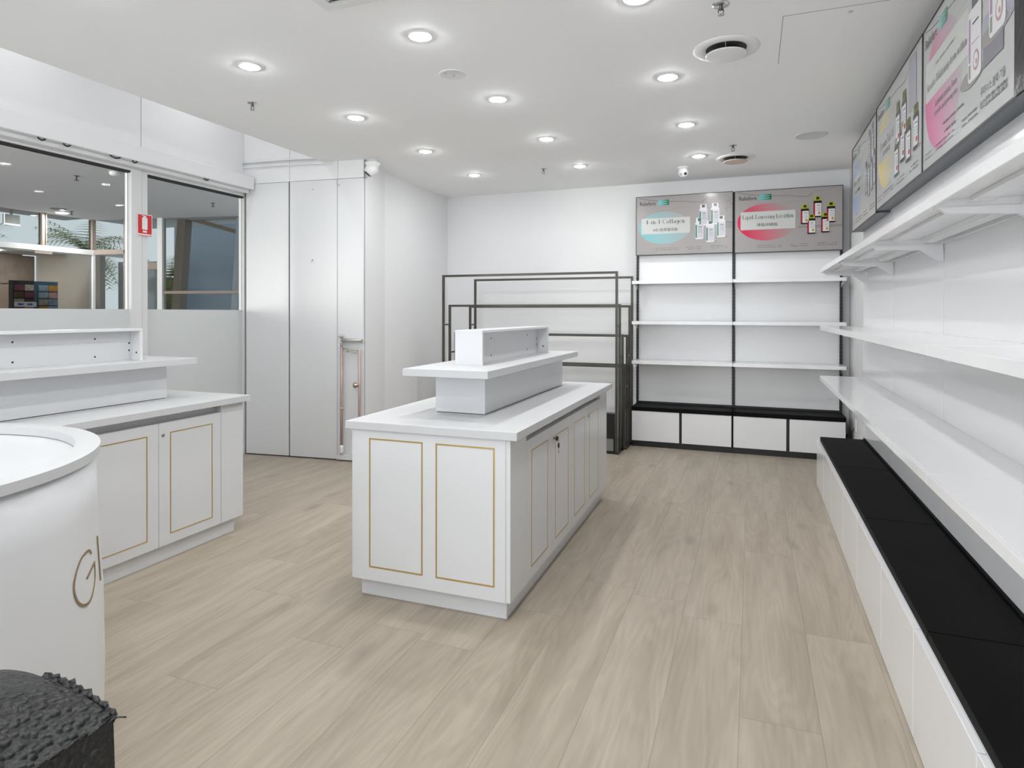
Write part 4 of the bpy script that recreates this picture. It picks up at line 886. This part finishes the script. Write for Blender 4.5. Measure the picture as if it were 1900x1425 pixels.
# lobby behind the entrance: weathered panel wall and posters
struct(MB().box(-13.3, -1.0, 0, -13.2, 8.0, 2.62).build('wall_lobby', M['brownwall']))
struct(MB().box(-13.2, 8.25, 0, -11.4, 8.35, 2.62).build('wall_lobby', mat('pale_lobby_wall', srgb(196, 188, 182), .7)))
for y0, y1, c, lb in ((6.9, 7.55, srgb(150, 128, 116), 'large faded brown picture on the lobby wall seen through the window, left one'), (7.6, 8.2, srgb(168, 158, 150), 'large pale picture on the lobby wall seen through the window, right one')):
    t = thing('wall_picture', lb, 'picture', (-13.19, (y0 + y1) / 2, 2.0), 'pictures on the lobby wall')
    MB().box(-13.2, y0, 2.06, -13.17, y1, 2.60).build('board', varied('faded_print', c, srgb(110, 92, 84), 6, .6), t)
def brochure(y0, y1, base, cols_, lb, top):
    t = thing('brochure_stand', lb, 'brochure stand', (-11.9, (y0 + y1) / 2, 0), 'brochure stands in the lobby')
    MB().box(-12.05, y0, 0, -11.93, y1, top).build('cabinet', base, t)
    k = 0
    for r_ in range(6):
        for c_ in range(2):
            a = y0 + .02 + c_ * (y1 - y0 - .03) / 2; b = a + (y1 - y0 - .05) / 2; z = top - .05 - (r_ + 1) * .125; k += 1
            MB().box(-11.93, a, z, -11.905, b, z + .105).build('brochure', cols_[k % len(cols_)], t)
bc = [varied('leaflet_%d' % i, srgb(*a), srgb(*b), 18, .5) for i, (a, b) in enumerate((((40, 30, 30), (120, 90, 60)), ((150, 60, 60), (60, 60, 90)), ((220, 200, 190), (120, 110, 110)), ((60, 100, 150), (190, 200, 210)), ((230, 180, 60), (150, 90, 50)), ((200, 215, 225), (90, 120, 150)), ((190, 40, 60), (230, 220, 220))))]
brochure(7.08, 7.42, M['dark'], bc[:3], 'dark brochure stand seen through the window, with a white arrow strip', 2.06)
brochure(7.47, 7.83, mat('teal_stand', srgb(60, 96, 116), .5), bc[2:], 'blue brochure stand with colourful leaflets seen through the window', 2.06)
t = thing('arrow_strip', 'white strip with two blue arrows under the dark brochure stand display', 'sign', (-11.88, 7.25, 1.56))
MB().box(-11.885, 7.07, 1.60, -11.88, 7.43, 1.69).build('strip', M['matwhite'], t)
ar = MB(); bl = mat('arrow_blue', srgb(70, 70, 190), .5)
for yc, sg_ in ((7.18, -1), (7.31, 1)):
    ar.box(-11.88, yc - .035, 1.632, -11.878, yc + .035, 1.658)
    ar.add([(-11.878, yc + sg_ * .03, 1.618), (-11.878, yc + sg_ * .058, 1.645), (-11.878, yc + sg_ * .03, 1.672)], [(0, 1, 2)])
ar.build('arrows', bl, t)
t = thing('exit_light', 'rectangular sign box hanging behind the upper glass of the mall entrance', 'sign', (-11.6, 6.85, 3.1))
MB().box(-11.62, 6.74, 2.98, -11.58, 6.98, 3.14).build('case', M['grey'], t); MB().box(-11.605, 6.84, 3.14, -11.595, 6.88, 3.22).build('hanger', M['grey'], t); MB().box(-11.58, 6.735, 2.965, -11.575, 6.985, 2.985).box(-11.58, 6.735, 2.985, -11.575, 6.745, 3.145).build('lit_edge', mat('lit_edge', (1, 1, 1, 1), .5, emit=(1, 1, 1, 1), es=1.6), t)
# ceiling fittings of the corridor
t = thing('downlight', 'lit round downlight in the grey corridor ceiling outside the window', 'ceiling light', (-11.0, 7.29, 3.2))
MB().lathe((-11.0, 7.29, 3.19), [(0, 0), (.085, 0), (.095, .01)], 30).build('diffuser', mat('corridor_lamp', (1, 1, 1, 1), .5, emit=(1, .99, .95, 1), es=4), t)
la = bpy.data.lights.new('bulb', 'AREA'); la.shape = 'DISK'; la.size = .17; la.energy = 25
lo = bpy.data.objects.new('bulb', la); COL.objects.link(lo); lo.parent = t; lo.location = (0, 0, -.015)
t = thing('ceiling_speaker', 'round grey speaker in the corridor ceiling beside its lit downlight', 'ceiling speaker', (-10.65, 7.0, 3.2))
MB().lathe((-10.62, 6.98, 3.19), [(0, 0), (.11, 0), (.12, .01)], 30).build('grille', mat('blue_grey_grille', srgb(110, 112, 124), .6), t)
for x, y, lb in ((-7.85, 5.38, 'small sprinkler in the corridor ceiling seen through the wide window'), (-10.7, 7.25, 'tiny sprinkler in the corridor ceiling near its lit downlight'), (-7.817, 7.465, 'small sprinkler in the corridor ceiling seen through the narrow window')):
    tag(MB().lathe((x, y, 3.14), [(0, 0), (.03, .004), (.008, .01), (.008, .05), (.035, .06)], 16).build('sprinkler_head', M['charcoal']), lb, 'sprinkler', 'corridor sprinklers')
t = thing('smoke_detector', 'pale round smoke detector in the corridor ceiling near the window head', 'smoke detector', (-7.187, 5.38, 3.2))
MB().lathe((-7.187, 5.38, 3.15), [(0, 0), (.04, .002), (.055, .02), (.055, .05)], 24).build('body', M['matwhite'], t)

# end glazing of the corridor
PB = (-11.36, 8.08); db = Vector((3.06, .54)).normalized(); DB = (db.x, db.y)
def bpt(s, n, z): return (PB[0] + DB[0] * s + DB[1] * n, PB[1] + DB[1] * s - DB[0] * n, z)
r = MB().obox(PB, DB, 0, .78, -.05, .05, 2.56, 2.65).obox(PB, DB, .80, 1.45, -.04, .04, 2.28, 2.40).build('window_4', M['taupe']); struct(r)
MB().obox(PB, DB, .70, .86, -.05, .05, 0, 3.2).build('mullion', M['taupe'], r)
MB().obox(PB, DB, 1.40, 1.50, -.05, .05, 0, 3.2).build('mullion', M['alu'], r)
MB().obox(PB, DB, .05, 3.4, -.006, .006, 0, 3.2).build('pane', M['glass'], r)
MB().obox(PB, DB, 1.5, 3.4, -.03, .03, 1.84, 1.89).build('transom', M['taupe'], r)
def lean(name, s0, s1, t0, t1, w_, m_, lb):
    o = MB(); vs = []
    for n_ in (-.09, .09):
        for (s_, z) in ((s0, 0.0), (s0 + w_, 0.0), (t0 + w_, 3.2), (t0, 3.2)): vs.append(bpt(s_, n_ - .25, z))
    o.add(vs, [(0, 1, 2, 3), (7, 6, 5, 4), (0, 4, 5, 1), (1, 5, 6, 2), (2, 6, 7, 3), (3, 7, 4, 0)]); o = o.build(name, m_); return tag(o, lb, 'column')
lean('slanted_column', 1.40, 0, 1.64, 0, .17, M['taupe'], 'brown slanted steel column outside, left one seen through the narrow window')
lean('slanted_column', 2.62, 0, 2.84, 0, .13, mat('pale_blue_steel', srgb(186, 196, 212), .5), 'blue grey slanted steel column outside, right one seen through the narrow window')
tag(MB().tube([bpt(1.75, -.35, 3.24), bpt(2.86, -.35, 2.93)], .035, square=True).build('roof_beam', M['taupe']), 'sloping beam between the two slanted columns outside', 'beam')
# rendered wall and dark cladding further out
struct(MB().obox(PB, DB, .0, 3.1, -2.2, -2.1, 0, 3.4).build('wall_outside', M['bluegrey']))
struct(MB().obox(PB, DB, 2.62, 3.9, -.75, -.65, 0, 2.46).build('wall_outside', M['charcoal']))
struct(MB().obox(PB, DB, -.2, .62, -.9, -.8, 0, 2.5).build('wall_outside', mat('pale_door_panel', srgb(176, 184, 188), .5)))
for y in (5.2, 7.2):  # lamps added to lift the dark lobby
    t = thing('downlight', 'added fill lamp in the lobby behind the mall entrance', 'ceiling light', (-12.6, y, 2.62), 'added lobby fill lamps')
    MB().lathe((-12.6, y, 2.608), [(0, 0), (.07, 0), (.08, .012)], 24).build('diffuser', mat('lobby_fill_lamp', (1, 1, 1, 1), .5, emit=(1, .93, .86, 1), es=230), t)
# palms
def palm(base, h, n, R_, lb, dirs=None):
    t = thing('palm_tree', lb, 'palm tree', base, 'palm trees outside')
    b = Vector(base)
    MB().lathe(base, [(.16, 0), (.13, h * .5), (.12, h)], 14).build('trunk', M['palmtrunk'], t)
    mb = MB()
    for k in range(n):
        a = random.uniform(0, 2 * PI); el = random.uniform(-.5, 1.1); L_ = R_ * random.uniform(.7, 1); p0 = b + Vector((0, 0, h)); last = p0; d = Vector((math.cos(a) * math.cos(el), math.sin(a) * math.cos(el), math.sin(el)))
        for s_ in range(12):
            d = (d + Vector((0, 0, -.10))).normalized(); nx_ = last + d * L_ / 12; sd = d.cross(Vector((0, 0, 1))).normalized(); ln = L_ * .34 * math.sin(PI * (s_ + 1.5) / 14)
            for sg_ in (1, -1):
                tip = last + sd * sg_ * ln + d * ln * .5 + Vector((0, 0, -ln * .35)); wv = d * L_ * .022
                mb.add([last, last + wv, tip], [(0, 1, 2)])
            mb.add([last + sd * .008, last - sd * .008, nx_], [(0, 1, 2)]); last = nx_
    mb.build('fronds', M['palm'], t)
palm((-14.6, 7.6, 0), 2.9, 46, 1.3, 'palm tree outside, seen through the upper glass left of the dark mullion')
palm((-14.6, 10.2, 0), 3.0, 46, 1.3, 'palm tree outside in the middle of the upper glass')
palm((-12.6, 10.8, 0), 2.3, 60, 1.1, 'tall shaggy palm seen through the corner of the corridor glazing')
palm((-8.35, 12.2, 0), 3.3, 60, 1.0, 'sunlit palm seen at the right edge of the narrow window')
